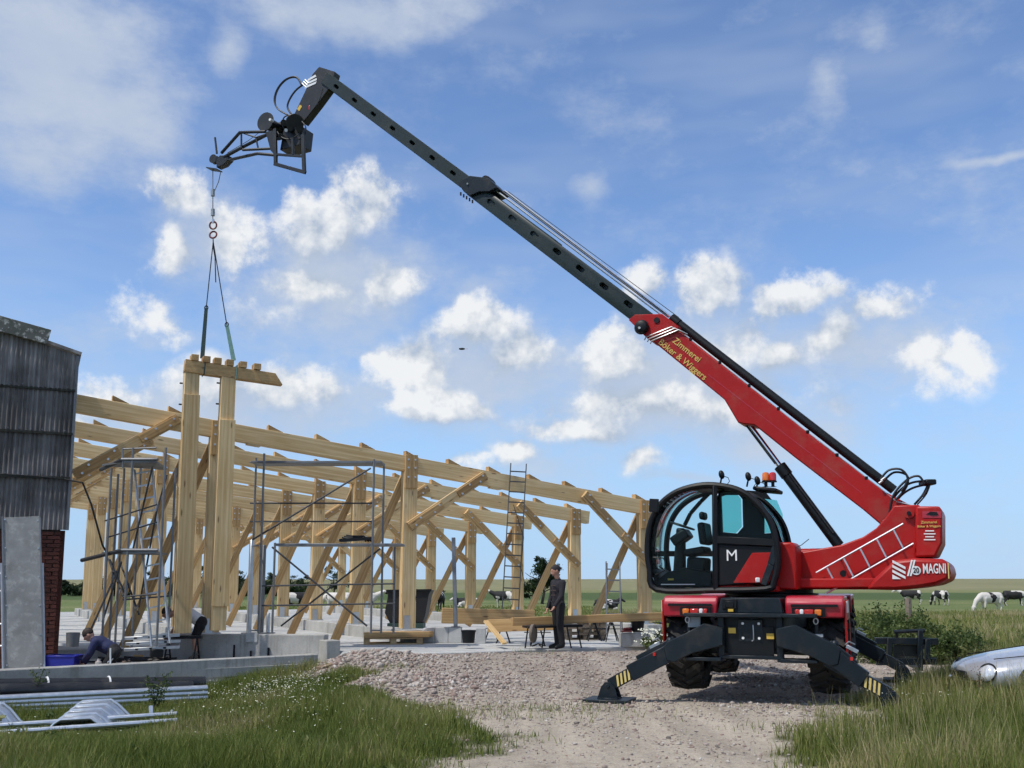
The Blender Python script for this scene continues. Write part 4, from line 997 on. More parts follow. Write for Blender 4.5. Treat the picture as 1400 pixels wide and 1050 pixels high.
u_top, z_top = bz(104, 484); zj = [bz(50, y)[1] for y in (531, 591, 652, 724)]
_a, _b = bz(2, 448), bz(104, 484); slope = (_a[1]-_b[1])/(_a[0]-_b[0])
def sheet(u0, u1, z0, ztop_fn, o, nm):
    mb = MB(); pitch = .085; N = int((u1-u0)/pitch*6); vs = []; fs = []
    for i in range(N+1):
        u = u0+(u1-u0)*i/N; w_ = .018*math.sin(2*math.pi*(u/pitch)); zt = ztop_fn(u)
        vs += [bw(u, z0, o+.02+w_), bw(u, zt, o-.0+w_)]
    fs = [(2*i, 2*i+2, 2*i+3, 2*i+1) for i in range(N)]
    mb.add(vs, fs); ob = mb.build(nm, MT['cement'], barn, smooth=60); return ob
rows = [(zj[3], zj[2]+.10), (zj[2], zj[1]+.10), (zj[1], zj[0]+.10), (zj[0], None)]
for r, (z0, z1) in enumerate(rows):
    for c in range(4):
        u0, u1 = -.05+c*.95, -.05+(c+1)*.95+.04
        sheet(u0, u1, z0, (lambda u, q=z1: q) if z1 else (lambda u: z_top-.05+slope*(u+.05)), .03+.012*(3-r)*0+.02*(r % 2)*0+.010*(c % 2)+.016*(3-r)*0+(.018*r), 'corrugated_sheet')
for z_ in zj[:3]: MB().bar(bw(-.05, z_-.01, .105), bw(3.7, z_-.01, .105), .02, .05).build('mossy_lap', pm('moss_%d' % int(z_*100), (.035, .034, .026), .95, 0, .4, 12), barn)
for z_ in zj[:3]:
    for k in range(14): MB().tube(bw(.1+k*.2, z_+.05, .10), bw(.1+k*.2, z_+.05, .125), .014, 6).build('sheet_screw', MT['galvdull'], barn)
MB().bar(bw(-.06, zj[3], .05), bw(-.06, z_top-.05, .05), .10, .05, up=BX).build('corner_trim', MT['galvdull'], barn)
mb = MB(); mb.bar(bw(-.12, z_top+slope*-.05, -2), bw(4.2, z_top+slope*4.27, -2), 4.3, .06); mb.build('roof', MT['cement'], barn)
m, n, b = new_mat('lichen_covered_verge'); P = n.n('ShaderNodeTexCoord').outputs['Object']
cc = n.mix(n.mr(n.noise(P, 9, 6, .7), .52, .6), (.14, .14, .12), (.60, .58, .52)); n.put(b.inputs['Base Color'], n.mix(n.mr(n.noise(P, 5, 5), .45, .6, 0, .6), cc, (.09, .095, .07))); b.inputs['Roughness'].default_value = .95; MT['lichen'] = m
uv0 = bz(67, 464.5); uv1 = bz(0, 446)
mb = MB(); sl_ = (uv1[1]-uv0[1])/(uv1[0]-uv0[0]); mb.bar(bw(uv0[0], uv0[1], .22), bw(uv0[0]+3.2, uv0[1]+sl_*3.2, .22), .07, .30, up=Z); mb.build('verge_board', MT['lichen'], barn, bevel=.01)
brick = pm('red_brick', (.105, .032, .022), .85, 0, .25, 7, .4, 40, rnd=.28); mort = pm('mortar', (.085, .06, .05), .95, 0, .15, 8, .3, 60)
mb = MB(); mb.bar(bw(.06, (zj[3]+.05)/2, -.14), bw(4, (zj[3]+.05)/2, -.14), .2, zj[3]+.05, up=Z); bwall = mb.build('brick_wall', mort, barn)
mb = MB(); mb.bar(bw(.07, .05, -.2), bw(.07, 2.9, -.2), .1, .1)
bm_ = MB(M.Translation(V((0, 0, 0))));
src = None; bcnt = 0
for k in range(int(zj[3]/.0775)):
    for j in range(-1, 6):
        if bcnt >= 290: break
        u = .05+j*.25+(.125 if k % 2 else 0)
        if u < 0.04: u = .05; w_ = .115
        else: w_ = .24
        if j == -1 and not (k % 2): continue
        if j == -1: u = .05
        if src is None or True:
            c = bw(u+w_/2, .05+k*.0775+.034, -.03+random.uniform(-.003, .003))
        key = 'full' if w_ > .2 else 'half'
        if key not in globals().get('BRM', {}):
            globals().setdefault('BRM', {}); q = MB(); q.box((0, 0, 0), (w_-.012, .10, .066)); ob = q.build('brick', brick, bwall, smooth=0, world=False); BRM[key] = ob.data
        else:
            ob = bpy.data.objects.new('brick', BRM[key]); col.objects.link(ob); ob.parent = bwall
        lp = WINV[barn.name] @ c; ob.location = lp; ob.rotation_euler = (0, 0, BA); bcnt += 1
mb = MB(); mb.bar(bw(1.6, zj[3]/2, -.03), bw(4, zj[3]/2, -.03), .1, zj[3]-.02); mb.build('brick_wall_far_end', brick, barn)
mb = MB(); mb.bar(bw(0.02, zj[3]/2, -.2)-BN*0, bw(0.02, zj[3]/2, -.2)-BN*3.5, .1, zj[3]); mb.build('side_wall', brick, barn)
MB().path([bw(2.2, zj[2]+.0, .10), bw(1.2, zj[2]+.02, .10), bw(.5, zj[2]+.0, .11), bw(.05, zj[2]-.03, .1), at(113, 660, 19.4), at(125, 690, 19.5), at(140, 745, 19.6), at(146, 756, 19.7)], .018, 6).build('power_cable', MT['hose'], barn)
# grey scaffold deck stood up against the barn, between two aluminium frames
Yd = 18.35
dk = thing('scaffold_deck', 'grey steel scaffold deck stood upright against the brick wall', 'scaffold deck', at(30, 915, Yd))
m = pm('worn_deck_plate', (.27, .265, .25), .65, .15, .3, 2.2, .3, 30, dirt=(.52, .51, .48), dirtamt=.6, dscale=6)
c0, c1 = at(33, 915, Yd), at(29, 707, Yd+.35)
MB().bar(c0, c1, .60, .04, up=BN).build('deck_plate', m, dk, bevel=.004)
for sx_ in (-.31, .31): MB().bar(c0+BX*sx_, c1+BX*sx_, .025, .07, up=BN).build('side_rail', MT['galvdull'], dk)
for k in range(6):
    for sx_ in (-.27, .27): p = c0.lerp(c1, .03+k*.19)+BX*sx_+BN*.02; MB().tube(p, p+BN*.015, .014, 6).build('rivet', MT['galv'], dk)
for xx, nm in ((3, 'aluminium access frame standing at the far side of the upright scaffold deck'), (59, 'aluminium access frame between the upright scaffold deck and the bare brick')):
    fr = thing('access_scaffold', nm, 'scaffold', at(xx, 915, Yd+.12))
    for dx in (0, -9): MB().tube(at(xx+dx+1.5, 915, Yd+.12), at(xx+dx-1, 770, Yd+.42), .024, 8).build('upright', MT['alu'], fr)
    for y in (784, 808, 853, 883): MB().tube(at(xx, y, Yd+.12+.3*(915-y)/145), at(xx-9, y, Yd+.12+.3*(915-y)/145), .016, 6).build('rung', MT['alu'], fr)
# ---------------------------------------------------------------- scaffolds, ladders, props
def poles(root, lst, r, name, mat):
    for (x0, y0, Y0, x1, y1, Y1) in lst: MB().tube(at(x0, y0, Y0), at(x1, y1, Y1), r, 8).build(name, MT[mat], root)
# scaffold bay in front of the first frame
Ya, Yb = 21.9, 23.0
s1 = thing('scaffold', 'scaffold bay with two decks and crossed braces beside the middle post of the foremost frame', 'scaffold', at(430, 868, Ya))
def vert(root, px, y0, y1, Y, r=.024, nm='standard', mat='galvdull'):
    a = at(px, y1, Y); b_ = at(px, y0, Y); b_ = V((a.x, a.y, b_.z)); return MB().tube(a, b_, r, 8).build(nm, MT[mat], root)
for px, Y, t in ((353, Ya, 620), (507, Ya, 628), (342, Yb, 626), (521, Yb, 634), (538, Yb, 746), (372, Ya, 742)): vert(s1, px, t, 866, Y)
for y in (688, 713): poles(s1, [(342, y, Yb, 510, y, Yb)], .018, 'guard_rail', 'aludark')
for y in (801, 828): poles(s1, [(358, y, Ya, 540, y-3, Ya)], .018, 'guard_rail', 'aludark')
for y, x0, x1 in ((630, 340, 520), (744, 372, 548)):
    d0, d1 = at(x0, y, Ya), at(x1, y, Ya); dd = MB(); dd.bar(V((d0.x, Ya+.5, d0.z)), V((d1.x, Ya+.5, d1.z)), .62, .05); dd.build('deck', MT['galvdull'], s1, bevel=.006)
for p in ((345, 738, Ya, 507, 640, Ya), (372, 748, Ya, 502, 856, Ya), (384, 856, Yb, 520, 750, Yb)): poles(s1, [p], .02, 'diagonal_brace', 'aludark')
for y in (632, 746, 862): poles(s1, [(353, y, Ya, 342, y, Yb), (507, y, Ya, 521, y, Yb)], .02, 'transom', 'galvdull')
hs = MB(); 
for k in range(3): hs.path([at(468+k*3, 735-k*1.5, Ya+.3), at(482, 737-k*2, Ya+.2), at(497, 733, Ya+.4), at(508-k*4, 740, Ya+.3)], .02, 6)
hs.bar(at(465, 739, Ya+.3), at(510, 736, Ya+.3), .25, .06); solo(hs, 'tool_bag', MT['black'], 'dark tool bag with looped straps lying on the scaffold deck', 'bag', at(485, 742, Ya+.3))
for px, w in ((340, .16), (357, .15), (366, .12)):
    p = thing('steel_column', {340: 'light grey steel box post at the outer end of the scaffold bay', 357: 'dull steel channel post just inside the scaffold bay', 366: 'short pale steel channel post inside the scaffold bay'}[px], 'column', at(px, 866, 22.4 if px != 357 else 22.7))
    Yq = 22.4 if px != 357 else 22.7; a = at(px, 866, Yq); zt = at(px, {340: 738, 357: 745, 366: 838}[px], Yq).z
    MB().bar(a, V((a.x, a.y, zt)), w*.85, w*.5, up=HD).build('box_section', MT['galv' if px != 357 else 'galvdull'], p, bevel=.01)
    MB().box(a+Z*.01, (.28, .22, .02)).build('base_plate', MT['galvdull'], p)
# scaffold tower at the barn corner
Ya, Yb = 19.3, 20.6
s2 = thing('scaffold', 'scaffold tower with ladder inside at the corner of the old barn', 'scaffold', at(190, 880, Ya))
for px, Y, t in ((139, Ya+.2, 640), (168, Ya, 612), (214, Ya, 612), (229, Yb, 640), (149, Yb, 648), (157, Yb-.4, 640), (180, Yb, 640)): vert(s2, px, t, 884, Y)
for y, h in ((628, 0), (752, 0)):
    A = [at(168, y, Ya), at(214, y, Ya), at(228, y+14, Yb), at(139, y+20 if y < 700 else y+8, Ya+.6)]
    z = A[0].z; mb = MB(); mb.prism([(p.x, p.y) for p in A], (0, 0, z-.06), (1, 0, 0), (0, 1, 0), (0, 0, .04)); mb.build('deck', MT['galvdull'], s2)
    poles(s2, [(166, y, Ya, 216, y, Ya)], .032, 'ledger', 'galvdull'); poles(s2, [(112 if y > 700 else 138, y+14, Ya+.9, 168, y, Ya)], .04, 'ledger', 'aludark')
poles(s2, [(214, 690, Ya, 144, 712, Yb), (214, 714, Ya, 146, 735, Yb), (214, 812, Ya, 168, 816, Ya), (168, 820, Ya, 230, 815, Yb)], .016, 'guard_rail', 'aludark')
for p in ((208, 640, Ya, 182, 750, Ya+.4), (228, 650, Yb, 214, 700, Ya), (148, 764, Yb-.3, 168, 815, Ya), (166, 768, Ya, 140, 850, Ya+.4), (150, 765, Ya+.2, 170, 810, Ya+.2), (120, 870, Ya, 165, 770, Ya+.3), (163, 765, Yb, 190, 840, Ya+.3), (214, 700, Ya, 190, 830, Yb)): poles(s2, [p], .018, 'diagonal_brace', 'aludark')
poles(s2, [(168, 614, Ya, 214, 612, Ya), (168, 640, Ya, 168, 612, Ya)], .015, 'guard_rail', 'galvdull')
def ladder(root, x0, y0, x1, y1, Y0, Y1, w, pitch=.28, mat='alu', r=.022):
    a, b_ = at(x0, y0, Y0), at(x1, y1, Y1); d_ = (b_-a); L_ = d_.length; d_.normalize(); sd = d_.cross(V((0, 1, 0))).normalized()
    sd = V((1, 0, 0)) - d_*d_.x; sd.normalize()
    for s in (-1, 1): MB().bar(a+sd*(s*w/2), b_+sd*(s*w/2), .028, .065, up=V((0, 1, 0))).build('rail', MT[mat], root, bevel=.004)
    for k in range(int(L_/pitch)): 
        c = a+d_*(.2+k*pitch)
        if .2+k*pitch < L_-.05: MB().bar(c-sd*w/2, c+sd*w/2, .03, .03).build('rung', MT[mat], root)
lad_ = thing('ladder', 'aluminium ladder leaning inside the scaffold tower', 'ladder', at(220, 882, 19.6)); ladder(lad_, 220, 882, 196, 640, 19.5, 20.1, .34, .27)
l2 = thing('ladder', 'long dark aluminium ladder leaning on the rafter of the foremost frame, reaching above it', 'ladder', at(702, 838, 24.6)); ladder(l2, 697, 846, 709, 634, 25.1, 26.2, .40, .28, 'aludark')
MB().path([at(702, 690, 25.2), at(716, 735, 25.2), at(712, 775, 25.2), at(718, 800, 25.2)], .008, 5).build('pull_cord', MT['hose'], l2)
l3 = thing('step_ladder', 'folding step ladder standing behind the trestle table near the eave post', 'ladder', at(840, 860, 26)); ladder(l3, 839, 866, 838, 768, 25.0, 25.5, .34, .28, 'galvdull'); 
for x0, x1 in ((829, 830), (851, 847)): MB().bar(at(x0, 866, 26.2), at(x1, 770, 25.55), .02, .05, up=V((0, 1, 0))).build('rear_leg', MT['aludark'], l3)
pr = thing('steel_prop', 'galvanised steel prop standing on the concrete blocks', 'steel prop', at(621, 858, 24))
MB().bar(at(623, 858, 24), at(620, 735, 24.2), .09, .07, up=V((0, 1, 0))).build('tube', MT['galvdull'], pr, bevel=.01); MB().box(at(623, 857, 24), (.2, .2, .02)).build('foot_plate', MT['galvdull'], pr)
# ---------------------------------------------------------------- things on the building site
def G_(x, y): return float(gz(np.array([x]), np.array([y]))[0])
# black drain pipes and galvanised rails in front of the wall
p0, p1 = at(-60, 939, 15.9), at(279, 934, 18.0)
gdir = (p1-p0).normalized(); gside = V((-gdir.y, gdir.x, 0))
bpipe = pm('black_pipe_plastic', (.012, .013, .016), .38, 0, .15, 3, dirt=(.09, .085, .075), dirtamt=.4)
for k, (dz, ds, lab) in enumerate(((0, 0, 'upper black plastic drain pipe strapped along the low concrete wall'), (-.06, -.20, 'lower black plastic drain pipe lying beneath its twin by the low concrete wall'))):
    pp = thing('drain_pipe', lab, 'pipe', p0+Z*dz, group='black pipes by the wall')
    a, b_ = p0+Z*dz+gside*(.0 if k == 0 else -.14), p1+Z*dz+gside*(.0 if k == 0 else -.14)-gdir*(.25*k)
    q = MB(); e, s, u = frame(b_-a); ro, ri, n_ = .115, .10, 20
    ring = lambda c, r: [c+(s*math.cos(2*math.pi*j/n_)+u*math.sin(2*math.pi*j/n_))*r for j in range(n_)]
    q.rings([ring(a, ri), ring(a, ro), ring(b_, ro), ring(b_, ri), ring(a, ri)], False); q.build('pipe_wall', bpipe, pp, smooth=50)
    if k == 0:
        for px in (53, 137):
            c = p0.lerp(p1, (px+60)/339); MB().path([c+(gside*math.cos(t)+Z*math.sin(t))*.128+gdir*(.02*math.sin(t*.5)) for t in np.linspace(.3, 5.2, 18)], .016, 6).build('strap', MT['white'], pp)
for k in range(4):
    a, b_ = at(-60, 958+k*5.5, 15.3), at(283-(k == 3)*6, 941+k*6.5, 17.25)
    q = MB(); q.tube(a, b_, .055, 14); o = solo(q, 'galvanised_tube', MT['galv'], ['topmost', 'second', 'third', 'lowest'][k]+' galvanised steel tube of the stack below the black drain pipes', 'steel tube', a, 'galvanised tubes stacked by the pipes')
# galvanised feed barrier, bent into humps
fb = thing('feed_barrier', 'galvanised steel barrier bent into humps lying in the grass before the tube stack', 'barrier', at(110, 995, 14))
prof = [(-60, 985), (-40, 972), (-30, 966), (4, 966), (14, 974), (27, 990), (36, 995), (80, 992), (88, 987), (105, 968), (113, 963), (152, 961), (162, 968), (178, 984), (186, 988), (214, 990), (226, 986), (236, 975)]
def onground(px, py, z): return onz(px, py, z)
for r in range(5):
    pts = []
    for (x, y) in prof: p = at(x, y+1.0, 14.38+.35*(x-100)/240)+V((0, -.17*r, .05-.04*r)); pts.append(p)
    MB().path(pts, .020, 8).build('bent_rail' if r else 'bent_rail', MT['galv'], fb)
vs = []; fs = []
for (x, y) in prof:
    for r in range(9): vs.append(at(x, y+1.0, 14.38+.35*(x-100)/240)+V((0, -.085*r, .05-.020*r-.010*math.cos(math.pi*r))))
for i in range(len(prof)-1):
    for r in range(8): fs.append((i*9+r, i*9+r+1, (i+1)*9+r+1, (i+1)*9+r))
q = MB(); q.add(vs, fs); o = q.build('ribbed_sheet', MT['galv'], fb, smooth=50); sm_ = o.modifiers.new('s', 'SOLIDIFY'); sm_.thickness = .008
for (y0, y1, Yq) in ((1006, 990, 13.55), (996, 981, 13.9)): MB().tube(at(-60, y0+0, Yq-.4), at(242, y1-5, Yq+.45), .035, 10).build('straight_rail', MT['galv'], fb)
MB().bar(at(206, 965, 14.4), at(207, 990, 14.3), .05, .02).build('end_tab', MT['galv'], fb)
# blue crate and small things beside the kneeling man
cr = thing('plastic_crate', 'blue plastic crate on the pit floor beside the kneeling man', 'crate', at(86, 916, 18.6))
cb = at(86, 917, 18.75); q = MB()
for dx, dy, sx_, sy_ in ((0, -.19, .54, .02), (0, .19, .54, .02), (-.26, 0, .02, .36), (.26, 0, .02, .36)): q.box(cb+V((dx, dy, .13)), (sx_, sy_, .27))
q.box(cb+V((0, 0, .01)), (.52, .36, .02)); q.build('tub', pm('blue_plastic', (.012, .016, .24), .4, 0, .12, 5), cr, bevel=.008)
q = MB()
for dy in (-.2, .2): q.box(cb+V((0, dy, .265)), (.58, .03, .03))
for dx in (-.28, .28): q.box(cb+V((dx, 0, .265)), (.03, .40, .03))
q.build('rim', pm('blue_plastic_rim', (.014, .02, .28), .4, 0, .1, 5), cr, bevel=.006)
q = MB(); c = at(112, 912, 18.6); q.box(c+Z*.0, (.36, .28, .05), .2); solo(q, 'fibre_board', pm('red_board', (.32, .10, .08), .7, 0, .15, 6), 'flat red board lying at the hands of the kneeling man', 'board', c, bevel=.006)
q = MB(); c = at(134, 914, 18.55); q.lathe([(.03, 0), (.055, 0), (.055, .10), (.05, .12), (.03, .13), (.02, .15), (.02, .17)], c, Z, 14); solo(q, 'paint_can', pm('pale_can', (.45, .40, .36), .5, .2, .2, 8), 'small pale spray can standing before the kneeling man', 'can', c)
q = MB(); c = at(99, 884, 19.6); q.lathe([(.02, 0), (.11, 0), (.125, .26), (.12, .26), (.11, .02), (.02, .02)], c, Z, 16); solo(q, 'metal_pail', MT['galvdull'], 'small grey metal pail at the foot of the brick corner', 'pail', c)
# work trestle under the hanging posts, boards and clutter in the pit
def trestle(name, lab, px0, px1, y, Y, h, mat='black', grp=None):
    t = thing(name, lab, 'trestle', at((px0+px1)/2, y, Y)-Z*h, group=grp)
    a, b_ = at(px0, y, Y), at(px1, y, Y)
    MB().bar(a, b_, .10, .06).build('top_bar', MT[mat], t, bevel=.006)
    for p in (a.lerp(b_, .12), a.lerp(b_, .88)):
        for dy in (-.22, .22):
            MB().tube(p, p+V((0, dy, -h)), .018, 6).build('leg', MT[mat], t)
        MB().tube(p+V((0, -.14, -h*.65)), p+V((0, .14, -h*.65)), .012, 6).build('stretcher', MT[mat], t)
    return t
trestle('trestle', 'black steel trestle standing under the hanging posts in the pit', 224, 276, 871, 20.75, at(250, 871, 20.75).z-PITZ)
for k, (x0, y0, x1, y1, lab) in enumerate(((168, 873, 246, 868, 'upper'), (172, 880, 247, 876, 'middle'), (170, 888, 246, 884, 'lower'))):
    a, b_ = at(x0, y0, 20.4-.1*k), at(x1, y1, 20.7-.1*k); t = thing('alloy_plank', lab+' aluminium scaffold plank stacked at the foot of the scaffold tower', 'plank', a, group='scaffold planks in the pit')
    MB().bar(a, b_, .30, .06).build('deck_board', MT['alu'], t, bevel=.006)
    for s in (.25, .5, .75): p = a.lerp(b_, s); MB().bar(p-V((0, .16, 0)), p-V((0, .155, .0))+gdir*.001, .10, .035).build('slot', MT['black'], t)
for k, (pts, lab) in enumerate((([(200, 897), (218, 890), (236, 893), (250, 889), (262, 896), (247, 902), (226, 899)], 'heap of black cable lying under the trestle in the pit'), ([(162, 880), (180, 888), (204, 892), (222, 891)], 'black hose trailing behind the kneeling man'))):
    q = MB(); P_ = [onz(x, y, PITZ+.03) for x, y in pts]; P_ = [V((p.x, min(p.y, 20.9), PITZ+.03+.03*(i % 2))) for i, p in enumerate(P_)]
    for dd in range(4 if k == 0 else 1): q.path([p+V((random.uniform(-.1, .1), random.uniform(-.1, .1), .02*dd)) for p in P_], .022, 6)
    solo(q, 'power_cable', MT['hose'], lab, 'cable', P_[0])
q = MB(); c = onz(189, 902, PITZ); q.box(c+Z*.05, (.20, .12, .10), .3); solo(q, 'timber_offcut', MT['wood2'], 'short timber offcut on the pit floor behind the kneeling man', 'offcut', c, bevel=.004)
q = MB(); q.bar(at(206, 893, 20.1), at(222, 893, 20.2), .25, .16); solo(q, 'tool_case', MT['black'], 'black tool case under the scaffold planks', 'case', at(214, 899, 20.1), bevel=.015)
MB_ = MB(); MB_.tube(at(151, 912, 18.5), at(151, 886, 18.5), .014, 8); solo(MB_, 'marker_stake', MT['white'], 'thin white stake beside the knees of the kneeling man', 'stake', at(151, 912, 18.5))
# pallet with timbers
def pallet(t, c, yaw, mat, z, L_=1.2, W_=.8):
    Rm = M.Rotation(yaw, 3, 'Z')
    for k in range(5): MB().box(c+Rm @ V((0, -W_/2+.05+k*(W_-.1)/4, z+.135)), (L_, .10, .022), yaw).build('top_board', MT[mat], t)
    for dx in (-L_/2+.07, 0, L_/2-.07):
        for dy in (-W_/2+.06, 0, W_/2-.06): MB().box(c+Rm @ V((dx, dy, z+.075)), (.14, .10, .095), yaw).build('block', MT[mat], t)
    for dy in (-W_/2+.06, 0, W_/2-.06): MB().box(c+Rm @ V((0, dy, z+.014)), (L_, .10, .024), yaw).build('skid', MT[mat], t)
pc = onz(535, 881, FL); pc.y += .3
t = thing('pallet', 'pale wooden pallet on the slab carrying short timbers', 'pallet', pc, ANG*.3); WINV[t.name] = M.Translation(-pc) if False else (M.Translation(pc) @ M.Rotation(ANG*.3, 4, 'Z')).inverted()
pallet(t, pc, ANG*.3, 'pallet', 0, 1.35, .8)
for k in range(4):
    o = pc+V((.10+.03*k, -.25+.16*k, .215+.0*k)); q = MB(); q.bar(o-V((.72, .15, 0)), o+V((.75, .2, 0)), .14, .12); q.bar if False else None
    solo(q, 'timber_beam', MT['wood2'], ['front', 'second', 'third', 'rear'][k]+' short timber lying on the pale pallet', 'beam', o-V((.72, .15, .06)), 'timbers on the pallet', bevel=.004)
# lime blocks
for (x0, x1, yt, yb, Y, lab, slope_) in ((576, 631, 858, 879, 22.6, 'row of three pale concrete blocks with a sloping end, beside the black tub', True), (650, 664, 859, 880, 22.7, 'single upright pale concrete block beside the leaning plank', False)):
    a, b_ = onz(x0, yb, FL), onz(x1, yb, FL); h = at(x0, yt, a.y).z-FL
    t = thing('concrete_blocks' if slope_ else 'concrete_block', lab, 'concrete block', a)
    L_ = (b_-a).length; ex_ = (b_-a).normalized(); n3 = 3 if slope_ else 1
    for k in range(n3):
        u0, u1 = L_*k/n3+.004, L_*(k+1)/n3-.004
        poly_ = [(u0, 0), (u1, 0), (u1, h), (u0, h)] if not (slope_ and k == 0) else [(u0-.22, 0), (u1, 0), (u1, h), (u0+.12, h), (u0-.22, h*.35)]
        q = MB(); q.prism(poly_, a, ex_, Z, V((-ex_.y, ex_.x, 0))*.36); q.build('block', MT['block'], t, smooth=0, bevel=.008)
cbk = onz(848, 884, FL); t = thing('concrete_block', 'wide grey concrete block at the slab edge carrying a black flower tub', 'concrete block', cbk)
q = MB(); q.bar(cbk+Z*.15, cbk+V((.86, .06, .15)), .4, .30); q.build('block', MT['conc'], t, smooth=0, bevel=.01)
def tub(px, yb, Y, r, h, lab):
    c = at(px, yb, Y); q = MB(); q.lathe([(.02, 0), (r*.82, 0), (r, h), (r*1.06, h), (r*1.06, h-.03), (r*.95, h-.03), (r*.78, .02), (.02, .02)], c, Z, 20); return solo(q, 'mortar_tub', MT['black'], lab, 'tub', c)
tub(640.5, 879, 22.4, .155, .27, 'black mortar tub standing between the pale concrete blocks'); tub(872, 864, 23.1, .15, .235, 'black tub standing on the wide concrete block')
q = MB(); c = at(853, 863, 23.0); 
for k in range(3): q.tube(c+V((.05*k, .03*k, .04)), c+V((.05*k+.1, .03*k+.1, .05)), .035, 8)
q.box(c+V((.06, 0, .0)), (.24, .2, .03)); solo(q, 'red_tool', pm('red_tool_paint', (.22, .03, .025), .5, 0, .2, 8), 'small dark red hand tool lying beside the black tub on the block', 'tool', c, bevel=.005)
# beams on trestles
def beam(px0, y0, Y0, px1, y1, Y1, h, w, lab, mat='wood2'):
    a, b_ = at(px0, y0, Y0), at(px1, y1, Y1); q = MB(); q.bar(a-Z*h/2, b_-Z*h/2, w, h); return solo(q, 'timber_beam', MT[mat], lab, 'beam', a-Z*h, bevel=.006)
beam(604, 831, 24.6, 730, 834, 24.9, .36, .2, 'deep glulam beam lying on trestles behind the steel prop')
beam(668, 847, 23.4, 772, 843, 22.9, .28, .2, 'mid length glulam beam resting on the trestles in front of the tall ladder')
LB = beam(700, 844.5, 22.15, 940, 836, 23.3, .17, .14, 'long slender timber laid across the trestles in front of the standing worker', 'wood2')
for px in (735, 768, 822, 866):
    f_ = (px-700)/240; p = at(px, 844.5-8.5*f_-.5, 22.15+1.15*f_-.074); MB().box(p-Z*.085, (.20, .012, .15), .15).build('planed_patch', pm('planed_wood_%d' % px, (.72, .60, .42), .6), LB, world=False) if False else None
def tr(px, yb, Yz, lab):
    g = onz(px, yb, FL); t = thing('trestle', lab, 'trestle', g, group='trestles under the long timbers'); top = at(px, 852 if px > 700 else 856, g.y).z
    for dx in (-.16, .16):
        for dy in (-.25, .25): MB().tube(g+V((dx, dy, 0)), V((g.x+dx*.2, g.y+dy*.25, top)), .016, 6).build('leg', MT['black'], t)
    MB().bar(V((g.x-.02, g.y-.42, top)), V((g.x+.02, g.y+.42, top)), .06, .05).build('top_bar', MT['black'], t); MB().tube(g+V((-.3, 0, .30)), g+V((.3, 0, .30)), .012, 6).build('stretcher', MT['black'], t)
for px, yb, l in ((672, 876, 'under the mid length glulam beam, beside the leaning plank'), (688, 879, 'under the mid length glulam beam, behind the leaning plank'), (735, 883, 'under the long timber, beside the saw disc'), (812, 876, 'under the long timber, in front of the stacked pallets'), (836, 877, 'under the long timber, below the step ladder'), (905, 866, 'under the far end of the long timber by the telehandler')): tr(px, yb, 0, 'black folding trestle '+l)
q = MB(); a, b_ = at(664, 849, 22.7), at(690, 880, 22.2); q.bar(a, b_, .12, .05); solo(q, 'plank', MT['wood'], 'pale plank leaning from the beam down to the slab', 'plank', b_, bevel=.004)
c = at(729, 866, 22.1); st = thing('site_saw', 'site saw with a round blade guard standing beside the worker', 'saw', onz(729, 884, FL))
MB().lathe([(.03, -.03), (.19, -.03), (.20, 0), (.19, .03), (.03, .03)], c, V((.93, -.35, 0)), 24).build('blade_guard', pm('dusty_guard', (.16, .13, .10), .7, 0, .3, 7), st)
q = MB(); q.bar(at(718, 857, 22.3), at(792, 855, 22.6), .5, .05); q.build('table_top', MT['black'], st, bevel=.006)
for x in (722, 745, 775, 789): MB().tube(at(x, 857, 22.3), at(x+(6 if x > 750 else -4), 886, 22.25), .016, 6).build('leg', MT['black'], st)
for k in range(5): MB().tube(at(736, 880, 22.1), at(736, 880, 22.1)+V((.16*math.cos(k*1.257), .16*math.sin(k*1.257), -.05)), .012, 6).build('stand_foot', MT['black'], st)
pc2 = onz(797, 874, FL); 
for k in range(3):
    t = thing('pallet', ['lowest', 'middle', 'topmost'][k]+' dark weathered pallet of the stack behind the standing worker', 'pallet', pc2+Z*(.15*k), .15, 'stacked dark pallets'); pallet(t, pc2+Z*(.15*k), .15, 'palletold', 0, 1.0, .8)
# tipping skip behind the middle post
sk = thing('tipping_skip', 'black tipping skip behind the middle post of the foremost frame', 'skip', at(558, 854, 29))
Ysk = 28.6; q = MB()
pr_ = [(530, 807), (589, 807), (586, 814), (581, 842), (577, 852), (533, 852), (526, 838), (530, 815)]
A_ = [at(x, y, Ysk) for x, y in pr_]; q.add(A_+[p+V((0, 1.3, 0)) for p in A_], [tuple(range(7, -1, -1)), tuple(range(8, 16))]+[(i, (i+1) % 8, 8+(i+1) % 8, 8+i) for i in range(8)])
q.build('body', pm('skip_paint', (.010, .009, .010), .55, 0, .3, 3, dirt=(.04, .03, .025), dirtamt=.4), sk, bevel=.02)
MB().bar(at(528, 808, Ysk-.03), at(590, 807, Ysk-.03), .06, .07).build('rim', MT['black'], sk); MB().bar(at(532, 855, Ysk+.2), at(580, 855, Ysk+.2), .9, .14).build('base_frame', pm('green_base', (.02, .05, .04), .6), sk)
# old beam on the gravel
q = MB(); a, b_ = onz(436, 920, .10), onz(484, 908, .2); q.bar(a+Z*.05, b_+Z*.08, .16, .12); solo(q, 'old_plank', MT['woodold'], 'weathered plank half buried in the gravel at the end of the concrete wall', 'plank', a, bevel=.01)
